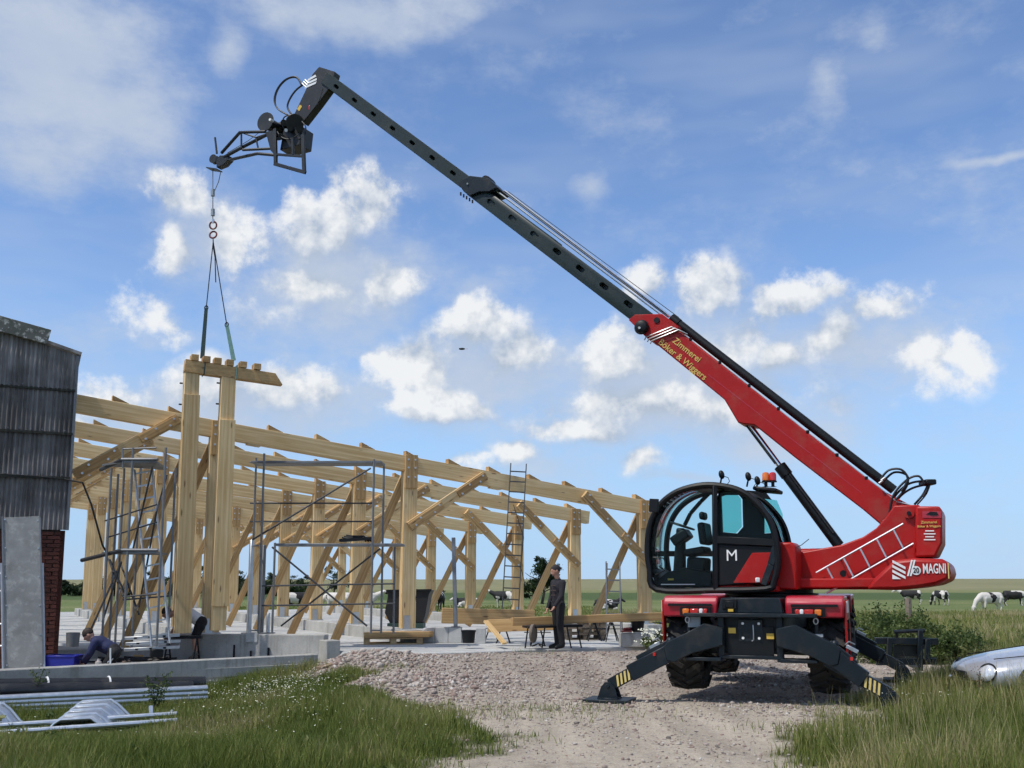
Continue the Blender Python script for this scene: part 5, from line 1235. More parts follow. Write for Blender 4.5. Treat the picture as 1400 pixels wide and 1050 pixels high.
# fork carriage standing behind the telehandler
Yf = 19.6; fc = thing('fork_carriage', 'black steel fork carriage parked upright in the weeds behind the telehandler', 'fork carriage', at(1258, 918, Yf))
for a, b_, w_, h_ in (((1196, 876), (1282, 877), .08, .12), ((1198, 905), (1280, 904), .08, .12)): MB().bar(at(*a, Yf), at(*b_, Yf), w_, h_).build('cross_bar', MT['grey'], fc, bevel=.006)
for x, y0, y1 in ((1216, 872, 908), (1258, 862, 917), (1268, 874, 906)): MB().bar(at(x, y1, Yf-.06), at(x, y0, Yf-.06), .09, .07, up=V((0, 1, 0))).build('fork_shank', MT['grey'], fc, bevel=.006)
for x, y0, y1 in ((1258, 917, 862),): MB().bar(at(x, 914, Yf), at(x, 914, Yf)+V((.25, 1.1, -.02)), .10, .05).build('fork_tine', MT['grey'], fc)
MB().tube(at(1222, 864, Yf), at(1264, 862, Yf), .035, 8).build('top_shaft', MT['grey'], fc); MB().tube(at(1226, 866, Yf), at(1226, 880, Yf), .03, 6).build('latch', MT['black'], fc); MB().bar(at(1222, 891, Yf+.05), at(1255, 891, Yf+.05), .02, .26).build('mesh_guard', pm('dark_mesh', (.03, .035, .03), .7), fc)
q = MB(); a = onz(1243, 880, .05); a.y = 24; a.x = at(1243, 880, 24).x; q.tube((a.x, 24, 0), (a.x+.03, 24, 1.35), .085, 9, .07); solo(q, 'fence_post', MT['woodold'], 'weathered round wooden fence post standing in the weeds', 'fence post', (a.x, 24, 0))
# bird
q = MB(); c = at(631.5, 477, 40); q.ell(c, (.13, .05, .045), 8, 6); q.add([c, c+V((-.06, .03, .02)), c+V((-.16, .25, .10)), c+V((.02, .12, .06))], [(0, 1, 2, 3)]); q.add([c, c+V((.06, -.03, .02)), c+V((.12, -.28, -.08)), c+V((-.03, -.12, -.02))], [(0, 1, 2, 3)]); q.add([c+V((.1, 0, 0)), c+V((.24, .03, .0)), c+V((.24, -.03, .0))], [(0, 1, 2)])
solo(q, 'bird', MT['black'], 'dark bird in flight before the clouds', 'bird', c)

# ---------------------------------------------------------------- silver car
def car():
    u = V((-1, .07, 0)).normalized(); s = V((-u.y, u.x, 0)); o = V((6.30, 14.75, .02))
    t = thing('parked_car', 'silver car with rounded nose and round headlamp parked in the long grass', 'car', o-u*2)
    silver = pm('silver_car_paint', (.52, .54, .57), .34, .45, .04, 2, coat=.7)
    st_ = [(0, .30, .40, .46), (.05, .52, .32, .52), (.18, .68, .24, .58), (.40, .78, .20, .645), (.75, .82, .18, .71), (1.1, .835, .18, .76), (1.45, .84, .18, .82), (2.2, .85, .18, .90), (3.1, .85, .18, .94), (3.7, .82, .22, .92), (4.0, .70, .32, .84)]
    rings = []
    for (x, w, z0, z1) in st_:
        h = z1-z0; half = [(0, z0), (w*.8, z0), (w*.97, z0+h*.2), (w, z0+h*.55), (w*.93, z0+h*.82), (w*.72, z1-.02), (w*.35, z1+.015), (0, z1+.022)]
        prof_ = half+[(-a, b) for a, b in half[-2:0:-1]]
        rings.append([o-u*x+s*a+Z*b for a, b in prof_])
    q = MB(); q.rings(rings, True); body_ = q.build('body', silver, t, smooth=60); sb = body_.modifiers.new('s', 'SUBSURF'); sb.levels = 2; sb.render_levels = 2
    rings = []
    for (x, w, z1) in ((1.35, .66, .80), (1.75, .62, 1.05), (2.1, .58, 1.20), (2.7, .57, 1.24), (3.3, .6, 1.08), (3.7, .64, .92)):
        half = [(0, .7), (w*1.08, .7), (w, z1-.04), (w*.8, z1), (0, z1+.02)]; rings.append([o-u*x+s*a+Z*b for a, b in half+[(-a, b) for a, b in half[-2:0:-1]]])
    q = MB(); q.rings(rings, True); q.build('cabin_glass', pm('dark_car_glass', (.02, .025, .03), .05, 0, .05, 3, coat=1), t, smooth=60)
    rings = [[p for p in r] for r in rings]
    q = MB(); q.bar(o-u*2.0+Z*1.235, o-u*2.8+Z*1.265, 1.0, .03); q.build('roof', silver, t, bevel=.012)
    for sd in (-1, 1):
        c = o-u*.17+s*(sd*.585)+Z*.455; n_ = (u*.75+s*(sd*.55)+Z*.42).normalized(); e, a, b = frame(n_)
        q = MB(); q.lathe([(.005, .05), (.06, .042), (.10, .022), (.125, -.02)], c, n_, 24); hl = q.build('headlamp', MT['glass'] if False else pm('lamp_lens', (.75, .77, .78), .08, .3, .1, 18, coat=1), t)
        MB().path([c+(a*math.cos(k)+b*math.sin(k))*.128 for k in np.linspace(0, 6.283, 25)[:-1]], .012, 6, True).build('lamp_ring', MT['black'], hl)
        for x in (.78, 3.15):
            c2 = o-u*x+s*(sd*.76)+Z*.29; q = MB(); q.lathe([(.17, -.09), (.28, -.1), (.305, -.06), (.305, .06), (.28, .1), (.17, .09)], c2, s*sd, 28, True); ty = q.build('tyre', MT['rubber'], t)
            MB().lathe([(.02, .06), (.06, .07), (.17, .04), (.20, .08), (.18, .02), (.02, .03)], c2, s*sd, 20).build('rim', MT['galv'], ty)
    for sd in (-1, 1): MB().path([o-u*.30+s*(sd*.50)+Z*.632, o-u*.75+s*(sd*.60)+Z*.690, o-u*1.3+s*(sd*.62)+Z*.775], .007, 5).build('bonnet_seam', MT['black'], t)
    q = MB(); q.bar(o+u*.0-s*.28+Z*.40, o+u*.0+s*.28+Z*.40, .05, .10); q.build('grille', MT['black'], t, bevel=.02)
    q = MB(); q.path([o-u*.10+s*.6+Z*.335, o+u*.02+s*.3+Z*.33, o+u*.03+Z*.33, o+u*.02-s*.3+Z*.33, o-u*.10-s*.6+Z*.335], .02, 8); q.build('bumper_strip', MT['chrome'], t)
    q = MB()
    for sd in (-1, 1): q.path([o-u*1.2+s*.05*sd*4+Z*.80, o-u*1.5+s*.5*sd+Z*.90], .01, 6)
    q.build('wiper', MT['black'], t)
car()
# ---------------------------------------------------------------- people
SKIN = pm('skin', (.42, .22, .15), .55, 0, .08, 9); HAIR = pm('brown_hair', (.03, .018, .012), .7, 0, .2, 30, .4, 60)
def torso_R(up, side):
    up = up.normalized(); f = side.cross(up).normalized(); s = up.cross(f).normalized(); return M((s, f, up)).transposed()
def person(lab, base, J_, top_mat, leg_mat, sleeve=True, cap=None, shoe=None, face=V((-1, 0, 0)), shorts=False, vest=False):
    t = thing('person', lab, 'person', base)
    side = (J_['sr']-J_['sl']); up = J_['ch']-J_['pv']; Rt = torso_R(up, side)
    def hand(q, w, e, fw):
        d = (w-e).normalized(); c = w+d*.05; sd = d.cross(fw).normalized(); pn = sd.cross(d)
        q.ell(c, (.028, .042, .05), 8, 6, M((pn, sd, d)).transposed())
        for k, (o_, l_) in enumerate(((-.03, .07), (-.01, .085), (.01, .08), (.03, .06))):
            a = c+d*.04+sd*o_; b = a+d*l_*.6+pn*.01; q.limb([a, b, b+d*l_*.35+pn*.03], [.010, .009, .008], 6)
        a = c-d*.015+sd*.04; q.limb([a, a+sd*.025+d*.03, a+sd*.03+d*.06+pn*.01], [.012, .010, .009], 6)
    q = MB(); h = J_['hd']; fd = face.normalized(); sdh = fd.cross(Z).normalized(); uph = sdh.cross(fd); Rh = M((sdh, fd, uph)).transposed()
    q.ell(h, (.075, .095, .115), 14, 10, Rh); q.ell(h+fd*.03-uph*.06, (.055, .06, .06), 10, 8, Rh); q.ell(h+fd*.10-uph*.015, (.015, .022, .025), 8, 6, Rh)
    q.ell(h+fd*.085-uph*.062, (.026, .012, .010), 8, 4, Rh)
    for s in (-1, 1): q.ell(h+sdh*(.076*s)-uph*.01-fd*.01, (.012, .022, .034), 8, 6, Rh); q.ell(h+fd*.088+sdh*(.033*s)+uph*.012, (.014, .008, .009), 6, 4, Rh)
    q.limb([h-uph*.08, J_['nk'], J_['ch']], [.055, .058, .07]); q.limb([J_['ch'], J_['pv']], [.12, .12]); q.ell(J_['ch'], (.15, .10, .15), 10, 8, Rt)
    for s in 'lr':
        q.limb([J_['s'+s], J_['e'+s], J_['w'+s]], [.052, .042, .03]); q.limb([J_['ch'], J_['s'+s]], [.07, .055]); hand(q, J_['w'+s], J_['e'+s], fd)
        q.limb([J_['h'+s], J_['k'+s], J_['a'+s]], [.075, .055, .04]); q.limb([J_['a'+s], J_['t'+s]], [.04, .03])
    q.build('body', SKIN, t, remesh=.011, sm_it=2, smooth=60)
    q = MB(); q.limb([J_['pv']+up.normalized()*.02, J_['pv'].lerp(J_['ch'], .5), J_['ch'], J_['nk']-up.normalized()*.02], [.135, .13, .14, .065]); q.ell(J_['ch'], (.185, .125, .17), 12, 8, Rt); q.ell(J_['pv'].lerp(J_['ch'], .35), (.165, .12, .18), 12, 8, Rt)
    for s in 'lr':
        if not vest: q.limb([J_['ch'].lerp(J_['s'+s], .5), J_['s'+s], J_['e'+s]]+([J_['w'+s]] if sleeve else []), [.09, .072, .058]+([.043] if sleeve else []))
        else: q.limb([J_['ch'].lerp(J_['s'+s], .3), J_['s'+s].lerp(J_['ch'], .35)], [.09, .06])
    q.build('jacket' if not vest else 'vest', top_mat, t, remesh=.013, sm_it=2, smooth=60)
    q = MB(); q.ell(J_['pv'], (.17, .13, .13), 12, 8, Rt); q.ell(J_['hl'].lerp(J_['hr'], .5), (.175, .135, .11), 12, 8, Rt)
    for s in 'lr': q.limb([J_['h'+s], J_['k'+s]]+([] if shorts else [J_['a'+s].lerp(J_['k'+s], .06)]), [.105, .078]+([] if shorts else [.065]))
    q.build('trousers' if not shorts else 'shorts', leg_mat, t, remesh=.013, sm_it=2, smooth=60)
    for s in 'lr':
        q = MB(); q.limb([J_['a'+s], J_['t'+s]], [.058, .042]); q.limb([J_['a'+s]+V((0, 0, .07)), J_['a'+s]], [.055, .058])
        q.build('boot', shoe or MT['black'], t, remesh=.012, sm_it=2, smooth=60)
    q = MB(); q.ell(h+uph*.035-fd*.012, (.084, .105, .098), 14, 8, Rh)
    if cap: q.ell(h+uph*.055-fd*.09, (.06, .07, .014), 10, 4, Rh)
    q.build('cap' if cap else 'hair', cap or HAIR, t, remesh=.010, sm_it=2, smooth=60)
    return t
# standing worker in dark clothes
b = onz(764, 888, FL); b.y += .1; f_ = V((-.9, -.45, 0)).normalized(); r_ = V((-f_.y, f_.x, 0))      # r_ to his left/right
S = lambda s, fw, z: b+r_*s+f_*fw+Z*z
DARK = pm('dark_hoodie', (.016, .014, .020), .85, 0, .25, 8, .4, 40); NAVY = pm('navy_sweater', (.018, .024, .075), .85, 0, .25, 7, .4, 40); BLK = pm('black_work_trousers', (.010, .010, .012), .8, 0, .25, 8, .4, 40)
man = person('worker standing in dark hoodie, black trousers and dark cap beside the long timber', b, dict(
    hd=S(0, .06, 1.66), nk=S(0, .01, 1.49), ch=S(0, 0, 1.30), pv=S(0, 0, .98), sl=S(.20, 0, 1.40), sr=S(-.20, 0, 1.40), el=S(.25, .06, 1.12), er=S(-.25, .02, 1.12), wl=S(.22, .20, .92), wr=S(-.24, .12, .88),
    hl=S(.10, 0, .93), hr=S(-.10, 0, .93), kl=S(.12, .03, .51), kr=S(-.13, -.02, .51), al=S(.13, -.02, .09), ar=S(-.15, -.06, .09), tl=S(.15, .14, .045), tr=S(-.18, .10, .045)), DARK, BLK, True, pm('dark_cap', (.02, .018, .022), .8, 0, .2, 9), None, V((-1, -.25, -.02)))
q = MB(); q.box(S(-.2, -.02, .88), (.14, .20, .22), math.atan2(r_.y, r_.x)); q.box(S(-.2, .05, 1.0), (.16, .1, .04), math.atan2(r_.y, r_.x)); q.build('tool_pouch', MT['black'], man, bevel=.02)
for k, (z, w_) in enumerate(((1.34, .20), (1.24, .22), (1.14, .16))): MB().bar(S(-w_/2+.02, .135, z), S(w_/2+.02, .135, z), .004, .022).build('chest_print', pm('print_grey_%d' % k, (.07, .045, .035), .8), man)
# kneeling worker in navy
Yk = 18.95
K = lambda px, py, dy=0: at(px, py, Yk+dy)
fl = PITZ
b = V((K(150, 900).x, Yk, fl))
man2 = person('worker kneeling in a navy sweater and dark work trousers beside the blue crate', b, dict(
    hd=K(121, 868), nk=K(127, 874), ch=K(136, 879), pv=K(155, 889), sl=K(129, 879, -.19), sr=K(131, 878, .19), el=K(122, 893, -.22), er=K(124, 893, .22), wl=K(113, 904, -.16), wr=K(116, 906, .12),
    hl=K(157, 892, -.1), hr=K(157, 892, .1), kl=V((K(146, 905).x, Yk-.12, fl+.07)), kr=V((K(144, 905).x, Yk+.14, fl+.07)), al=V((K(173, 905).x, Yk-.12, fl+.08)), ar=V((K(171, 905).x, Yk+.14, fl+.08)), tl=V((K(182, 905).x, Yk-.12, fl+.04)), tr=V((K(180, 905).x, Yk+.14, fl+.04))), NAVY, BLK, True, None, pm('brown_boots', (.10, .07, .05), .8), V((-.75, -.1, -.7)))
for k in range(2): MB().bar(K(160-k*3, 893, -.15), K(150-k*3, 906, -.2), .008, .02).build('trouser_stripe', MT['white'] if k else pm('pale_stripe', (.45, .43, .4), .8), man2)
# bending worker in white vest and black shorts, behind the hanging post
Yb_ = JY+.28; K = lambda px, py, dy=0: at(px, py, Yb_+dy); b = V((K(266, 890).x, Yb_, PITZ))
an = lambda px, dy: V((K(px, 890).x, Yb_+dy, PITZ+.09)); 
man3 = person('worker bending forward in a white vest and black shorts behind the hanging posts', b, dict(
    hd=K(228, 838), nk=K(239, 837), ch=K(254, 836), pv=K(275, 850), sl=K(243, 842, -.18), sr=K(243, 840, .18), el=K(240, 857, -.20), er=K(240, 857, .2), wl=K(232, 868, -.12), wr=K(234, 868, .14),
    hl=K(273, 857, -.10), hr=K(273, 857, .10), kl=V((K(268, 876).x, Yb_-.12, PITZ+.50)), kr=V((K(266, 876).x, Yb_+.13, PITZ+.50)), al=an(270, -.13), ar=an(267, .14), tl=an(263, -.14)-Z*.045, tr=an(260, .16)-Z*.045), pm('white_vest', (.70, .70, .72), .8, 0, .08, 8, .3, 40), BLK, False, None, pm('dusty_boots', (.13, .11, .09), .85), V((-.85, -.1, -.5)), True, True)
# ---------------------------------------------------------------- cows
def cow_mat(name, thr, flip=False):
    m, n, b = new_mat(name); P = n.n('ShaderNodeTexCoord').outputs['Object']; oi = n.n('ShaderNodeObjectInfo')
    w = n.noise(n.vm('ADD', P, n.vm('SCALE', oi.outputs['Location'], sc=.37)), 1.5, 2, .4)
    k = n.mr(w, thr-.015, thr+.015); n.put(b.inputs['Base Color'], n.mix(k, (.012, .011, .011), (.62, .58, .52))); b.inputs['Roughness'].default_value = .75; return m
COWM = cow_mat('black_and_white_hide', .53); COWW = cow_mat('mostly_white_hide', .36)
def cow(lab, px, py, Y, yaw, pose, mat, sc_=.86):
    p = at(px, py, Y); z0 = 0.0
    t = thing('cow', lab, 'cow', (p.x, p.y, z0), yaw, 'cows on the pasture')
    q = MB(); k = sc_
    if pose == 'lie': zb = .42
    else: zb = 1.02
    rs_ = [(-.85, .22, .30, .06), (-.72, .30, .36, .04), (-.35, .34, .40, .0), (.05, .37, .43, -.03), (.45, .33, .40, 0), (.75, .26, .36, .04), (.95, .17, .26, .05)]
    q.rings([[V((x, a*math.cos(j*math.pi/6), zb+dz+c*math.sin(j*math.pi/6))) for j in range(12)] for x, a, c, dz in rs_])
    if pose == 'graze': nk = [V((.85, 0, 1.12)), V((1.25, 0, .80)), V((1.45, 0, .42))]; hd = V((1.52, 0, .30)); hv = V((.25, 0, -.95))
    elif pose == 'lie': nk = [V((.80, 0, .52)), V((1.0, .05, .68)), V((1.12, .1, .80))]; hd = V((1.22, .12, .80)); hv = V((.9, .15, -.4))
    else: nk = [V((.85, 0, 1.15)), V((1.2, 0, 1.32)), V((1.4, 0, 1.42))]; hd = V((1.5, 0, 1.42)); hv = V((.9, 0, -.45))
    hv.normalize(); q.limb(nk, [.24, .18, .13]); q.limb([hd-hv*.08, hd+hv*.15, hd+hv*.38], [.13, .115, .075]); sy = V((0, 1, 0))
    for s in (-1, 1): q.limb([hd-hv*.08+sy*.1*s, hd-hv*.06+sy*.26*s+Z*.01], [.05, .03])
    if pose != 'lie':
        for x, hind in ((.62, 0), (-.66, 1)):
            for s in (-1, 1):
                w = random.uniform(-.1, .1)
                if hind: q.limb([V((x, .2*s, 1.0)), V((x+.10, .22*s, .72)), V((x-.10+w, .21*s, .42)), V((x-.02+w, .21*s, .10)), V((x+.04+w, .21*s, .03))], [.20, .13, .07, .05, .06])
                else: q.limb([V((x, .18*s, .95)), V((x, .2*s, .70)), V((x+w, .2*s, .42)), V((x+w-.02, .2*s, .10)), V((x+.03+w, .2*s, .03))], [.16, .10, .065, .045, .06])
        q.ell((-.42, 0, .66), (.18, .15, .14), 8, 6)
        q.limb([V((-.88, 0, 1.22)), V((-.97, 0, 1.05)), V((-.97, .02, .55)), V((-.96, .03, .40))], [.04, .03, .02, .045])
    else:
        for s in (-1, 1): q.limb([V((.6, .25*s, .35)), V((.85, .34*s, .12)), V((.55, .36*s, .08))], [.13, .09, .06]); q.limb([V((-.55, .3*s, .38)), V((-.2, .46*s, .16)), V((-.65, .5*s, .09))], [.18, .11, .07])
        q.limb([V((-.9, 0, .5)), V((-1.0, .1, .2)), V((-1.15, .2, .06))], [.04, .03, .04])
    q.v = [p_*k for p_ in q.v]
    q.build('body', mat, t, world=False, remesh=.03, sm_it=3, smooth=60)
for a in (('white cow grazing on the pasture behind the silver car', 1356, 838, 64, R(195), 'graze', COWW), ('black and white cow grazing next to the white one behind the silver car', 1386, 826, 84, R(-12), 'graze', COWM), ('black and white cow seen end on beyond the weeds', 1287, 826, 86, R(105), 'graze', COWM), ('black and white cow half hidden by the weathered fence post', 1247, 824, 90, R(160), 'stand', COWM),
          ('black cow with white belly lying on the pasture behind the step ladder', 828, 832, 70, R(4), 'lie', COWM), ('black and white cow behind the foot of the tall ladder', 690, 832, 76, R(170), 'stand', COWM), ('pale faced cow lying beyond the deep glulam beam', 640, 831, 78, R(185), 'lie', COWM), ('dark cow standing beside the prop next to the tipping skip', 601, 836, 68, R(85), 'stand', COWM),
          ('black and white cow behind the scaffold braces', 498, 836, 66, R(10), 'stand', COWM), ('mostly white cow behind the scaffold bay', 462, 838, 62, R(170), 'graze', COWW), ('black and white cow between the props of the second frame', 406, 838, 64, R(20), 'graze', COWM)):
    cow(*a)
# ---------------------------------------------------------------- vegetation and stones
def np_obj(name, verts, faces, mat, attr=None, n=3, smooth=False):
    me = bpy.data.meshes.new(name); verts = np.ascontiguousarray(verts, np.float32); faces = np.ascontiguousarray(faces, np.int32)
    me.vertices.add(len(verts)); me.vertices.foreach_set('co', verts.ravel())
    me.loops.add(faces.size); me.loops.foreach_set('vertex_index', faces.ravel())
    me.polygons.add(len(faces)); me.polygons.foreach_set('loop_start', np.arange(len(faces), dtype=np.int32)*faces.shape[1])
    me.update(calc_edges=True)
    if attr is not None:
        for k, a in attr.items():
            q = me.attributes.new(k, 'FLOAT', 'POINT'); q.data.foreach_set('value', a.astype(np.float32))
    if smooth: me.shade_smooth()
    me.materials.append(mat); o = bpy.data.objects.new(name, me); col.objects.link(o); return o
def leaf_mat(name, stops, rough=.55, trans=.35):
    m = bpy.data.materials.new(name); m.use_nodes = True; m.node_tree.nodes.clear(); n = NT(m.node_tree)
    a = n.n('ShaderNodeAttribute', attribute_name='tone').outputs['Fac']; c = n.ramp(a, stops)
    b = n.n('ShaderNodeBsdfPrincipled'); n.put(b.inputs['Base Color'], c); b.inputs['Roughness'].default_value = rough; b.inputs['Specular IOR Level'].default_value = .25
    t = n.n('ShaderNodeBsdfTranslucent'); n.put(t.inputs[0], c); mx = n.n('ShaderNodeMixShader'); mx.inputs[0].default_value = trans
    n.L.new(b.outputs[0], mx.inputs[1]); n.L.new(t.outputs[0], mx.inputs[2]); o = n.n('ShaderNodeOutputMaterial'); n.L.new(mx.outputs[0], o.inputs[0]); return m
def blades(x, y, z, h, w, lean=.5, tone=None):
    "curved tapering blades: 5 points, 3 faces each (as triangles/quads split)"
    n = len(x); a = rng.uniform(0, 2*np.pi, n); ln = rng.uniform(.1, 1, n)*lean*h
    dx, dy = np.cos(a), np.sin(a); f = rng.uniform(0, np.pi, n); sx_, sy_ = np.cos(f)*w/2, np.sin(f)*w/2
    P = np.zeros((n, 5, 3))
    for k, (t, wf) in enumerate(((0, 1), (0, -1), (.55, .8), (.55, -.8), (1, 0))):
        P[:, k, 0] = x+dx*ln*t**1.8+sx_*wf; P[:, k, 1] = y+dy*ln*t**1.8+sy_*wf; P[:, k, 2] = z-.01+h*(t-.12*t*t*(ln/np.maximum(h, 1e-3)))
    b = np.arange(n)[:, None]*5
    F = np.concatenate([b+np.array([[0, 1, 3]]), b+np.array([[0, 3, 2]]), b+np.array([[2, 3, 4]])])
    tn = np.repeat(tone if tone is not None else rng.random(n), 5)
    return P.reshape(-1, 3), F, tn
def outside(x, y):
    P = np.stack([x, y], -1); g = sdist(P, GRAVEL); e = g+(fbm(x*1.3, y*1.3, 4)-.5)*1.7+(fbm(x*4.1+3, y*4.1, 3)-.5)*.9
    ok = (sdist(P, SLABP) > .1) & (sdist(P, PITP) > .32)
    return e, ok
GR = leaf_mat('meadow_grass', [(0, (.065, .098, .018)), (.35, (.14, .18, .036)), (.65, (.225, .25, .065)), (.85, (.33, .30, .13)), (1, (.45, .38, .21))])
def meadow(name, xr, yr, n, hr, wr, keep, lab=None, patch=.8, toneb=0.0, lean=.55):
    x = rng.uniform(*xr, n); y = np.sqrt(rng.uniform(yr[0]**2, yr[1]**2, n)) if False else rng.uniform(*yr, n)
    e, ok = outside(x, y); px = fbm(x*patch, y*patch, 3)
    k = ok & keep(x, y, e, px); x, y, e, px = x[k], y[k], e[k], px[k]
    low = 1-.72*np.exp(-((x+5.4)**2/7.5+(y-13.5)**2/2.2))-.45*np.exp(-((x+5.5)**2/9+(y-16.6)**2/1.0))-.5*np.exp(-((x-5.5)**2/.5+(y-13.6)**2/.35))
    h = low*rng.uniform(*hr, len(x))*(.55+.9*px)*np.clip(.40+e*.6, .35, 1)*(.6+.8*fbm(x*1.7+4, y*1.7, 2)); w = rng.uniform(*wr, len(x))
    tone = np.clip(-.12+1.05*px+.45*(fbm(x*.35+9, y*.35, 3)-.3)+rng.normal(0, .17, len(x))+toneb, 0, 1)
    P, F, T_ = blades(x, y, gz(x, y), h, w, lean, tone)
    return tag(np_obj(name, P, F, GR, {'tone': T_}), lab, 'grass', kind='stuff')
dens = lambda x, y, e, p: rng.random(len(x)) < np.clip((e+.15)*2.2, 0, 1)*np.clip(.45+1.1*p, 0, 1)
meadow('grass', (-10.5, 1.2), (7.5, 19.4), 190000, (.14, .30), (.006, .013), dens, 'green meadow grass in front of the concrete wall and pipes')
meadow('grass', (2.2, 13), (7.5, 22.5), 150000, (.24, .50), (.006, .013), lambda x, y, e, p: dens(x, y, e, p) & (x < .75*y+1.5), 'long seeding grass between the gravel track and the silver car', toneb=.10)
meadow('pasture_grass', (3, 34), (22, 60), 90000, (.14, .36), (.02, .045), lambda x, y, e, p: (e > .2) & (x < .62*y) & (rng.random(len(x)) < .3+p), 'rough pasture grass behind the telehandler and the car', .35, .16)
meadow('pasture_grass', (-22, 6), (46, 80), 16000, (.08, .2), (.03, .06), lambda x, y, e, p: (e > .2), 'grazed pasture grass behind the timber hall', .3, .05)
x = rng.uniform(2.5, 12, 5200); y = rng.uniform(8, 22, 5200); e, ok = outside(x, y); k = ok & (e > .35) & (x < .75*y+1.5); x, y = x[k], y[k]
P, F, T_ = blades(x, y, gz(x, y), rng.uniform(.40, .78, len(x)), rng.uniform(.004, .007, len(x)), .35, np.clip(rng.normal(.93, .06, len(x)), 0, 1))
tag(np_obj('seed_stalks', P, F, GR, {'tone': T_}), 'pale dry seed stalks standing above the long grass', 'grass', kind='stuff')
# sparse tufts in the track
xs_ = []; ys_ = []
for cx_, cy_, r_, n_ in ((-.2, 13.6, .7, 420), (.3, 14.3, .5, 200), (.8, 14.3, .4, 80), (-1.9, 18.2, .15, 60), (-2.6, 18.0, .3, 150), (3.3, 12.2, .3, 150), (4.6, 14.0, .4, 200), (2.9, 10.4, .2, 100), (.4, 21.5, .25, 90), (-.3, 11.2, .3, 120)):
    q = rng.normal(0, r_, (n_, 2)); xs_.append(cx_+q[:, 0]*1.5); ys_.append(cy_+q[:, 1]*.6)
x = np.concatenate(xs_); y = np.concatenate(ys_); P, F, T_ = blades(x, y, gz(x, y), rng.uniform(.03, .14, len(x)), rng.uniform(.005, .011, len(x)), .7, np.clip(rng.normal(.5, .2, len(x)), 0, 1))
tag(np_obj('grass_tufts', P, F, GR, {'tone': T_}), 'thin grass tufts growing in the gravel track', 'grass', kind='stuff')
# white flowers in the grass
WF = pm('white_petals', (.66, .66, .52), .7, 0, .08, 9)
def flowers(n, xr, yr, seeds, lab):
    xs_, ys_ = [], []
    for (cx_, cy_, rx_, ry_, k) in seeds: xs_.append(rng.normal(cx_, rx_, k)); ys_.append(rng.normal(cy_, ry_, k))
    x = np.concatenate(xs_); y = np.concatenate(ys_); e, ok = outside(x, y); kk = ok & (e > .1); x, y = x[kk], y[kk]; z = gz(x, y)+rng.uniform(.12, .30, len(x))
    r = rng.uniform(.005, .012, len(x)); a = np.linspace(0, 2*np.pi, 7)[:-1]; V_ = np.zeros((len(x), 7, 3)); V_[:, 0] = np.stack([x, y, z+r*.4], -1); ti = rng.uniform(-.5, .5, (len(x), 2))
    for j in range(6): V_[:, j+1] = np.stack([x+r*np.cos(a[j]), y+r*np.sin(a[j]), z+r*(np.cos(a[j])*ti[:, 0]+np.sin(a[j])*ti[:, 1]-.2)], -1)
    b = np.arange(len(x))[:, None]*7; F = np.concatenate([b+np.array([[0, j+1, (j+1) % 6+1]]) for j in range(6)])
    tag(np_obj('daisies', V_.reshape(-1, 3), F, WF), lab, 'flowers', kind='stuff')
flowers(0, 0, 0, [(-3.9, 16.9, .55, .5, 420), (-3.4, 16.0, .5, .4, 160), (-2.9, 14.4, .5, .6, 90), (-2.4, 12.6, 1.0, 1.0, 45), (-4.4, 12, 1.2, 1.0, 25), (-3.0, 18.6, .5, .4, 120), (5.4, 14.0, .7, .5, 60), (8.2, 18.5, .8, .6, 120)], 'small white daisies scattered through the meadow grass')
# stones: crushed brick and flint
ico = bmesh.new(); bmesh.ops.create_icosphere(ico, subdivisions=1, radius=1); iv = np.array([v.co[:] for v in ico.verts]); fi = np.array([[v.index for v in f.verts] for f in ico.faces]); ico.free()
def stones(name, x, y, s, mat, lab, emb=.25):
    n = len(x); V_ = iv[None]*(1+rng.normal(0, .22, (n, len(iv), 1)))
    V_ = V_*(s[:, None, None]*rng.uniform(.5, 1.2, (n, 1, 3))); V_[:, :, 2] *= .7
    a = rng.uniform(0, 6.28, n); c_, s_ = np.cos(a)[:, None], np.sin(a)[:, None]; X_, Y_ = V_[:, :, 0]*c_-V_[:, :, 1]*s_, V_[:, :, 0]*s_+V_[:, :, 1]*c_
    V_ = np.stack([X_+x[:, None], Y_+y[:, None], V_[:, :, 2]+gz(x, y)[:, None]+(s*emb)[:, None]], -1)
    F = (np.arange(n)[:, None, None]*len(iv)+fi[None]).reshape(-1, 3)
    return tag(np_obj(name, V_.reshape(-1, 3), F, mat, {'tone': np.repeat(rng.random(n), len(iv))}), lab, 'gravel', kind='stuff')
m, n, b = new_mat('stone_mix'); a = n.n('ShaderNodeAttribute', attribute_name='tone').outputs['Fac']
cr_ = n.ramp(a, [(0, (.17, .145, .13)), (.15, (.29, .215, .18)), (.38, (.34, .28, .24)), (.6, (.40, .345, .295)), (.82, (.46, .41, .36)), (.97, (.56, .53, .48))], 'CONSTANT')
P_ = n.n('ShaderNodeTexCoord').outputs['Object']; n.put(b.inputs['Base Color'], n.vm('SCALE', cr_, sc=n.mr(n.noise(P_, 40, 3), .3, .7, .8, 1.15, False))); b.inputs['Roughness'].default_value = .9; STONE = m
def scatter(n, xr, yr, prob):
    x = rng.uniform(*xr, n); y = rng.uniform(*yr, n); e, _ = outside(x, y); P = np.stack([x, y], -1)
    k = (e < .25) & (sdist(P, SLABP) > .02) & (rng.random(n) < prob(x, y, e)); return x[k], y[k]
heap = lambda x, y: np.exp(-((x+2.6)**2/1.6+(y-19.0)**2/1.6))+np.exp(-((x+1.3)**2/1.5+(y-16.6)**2/2.2))
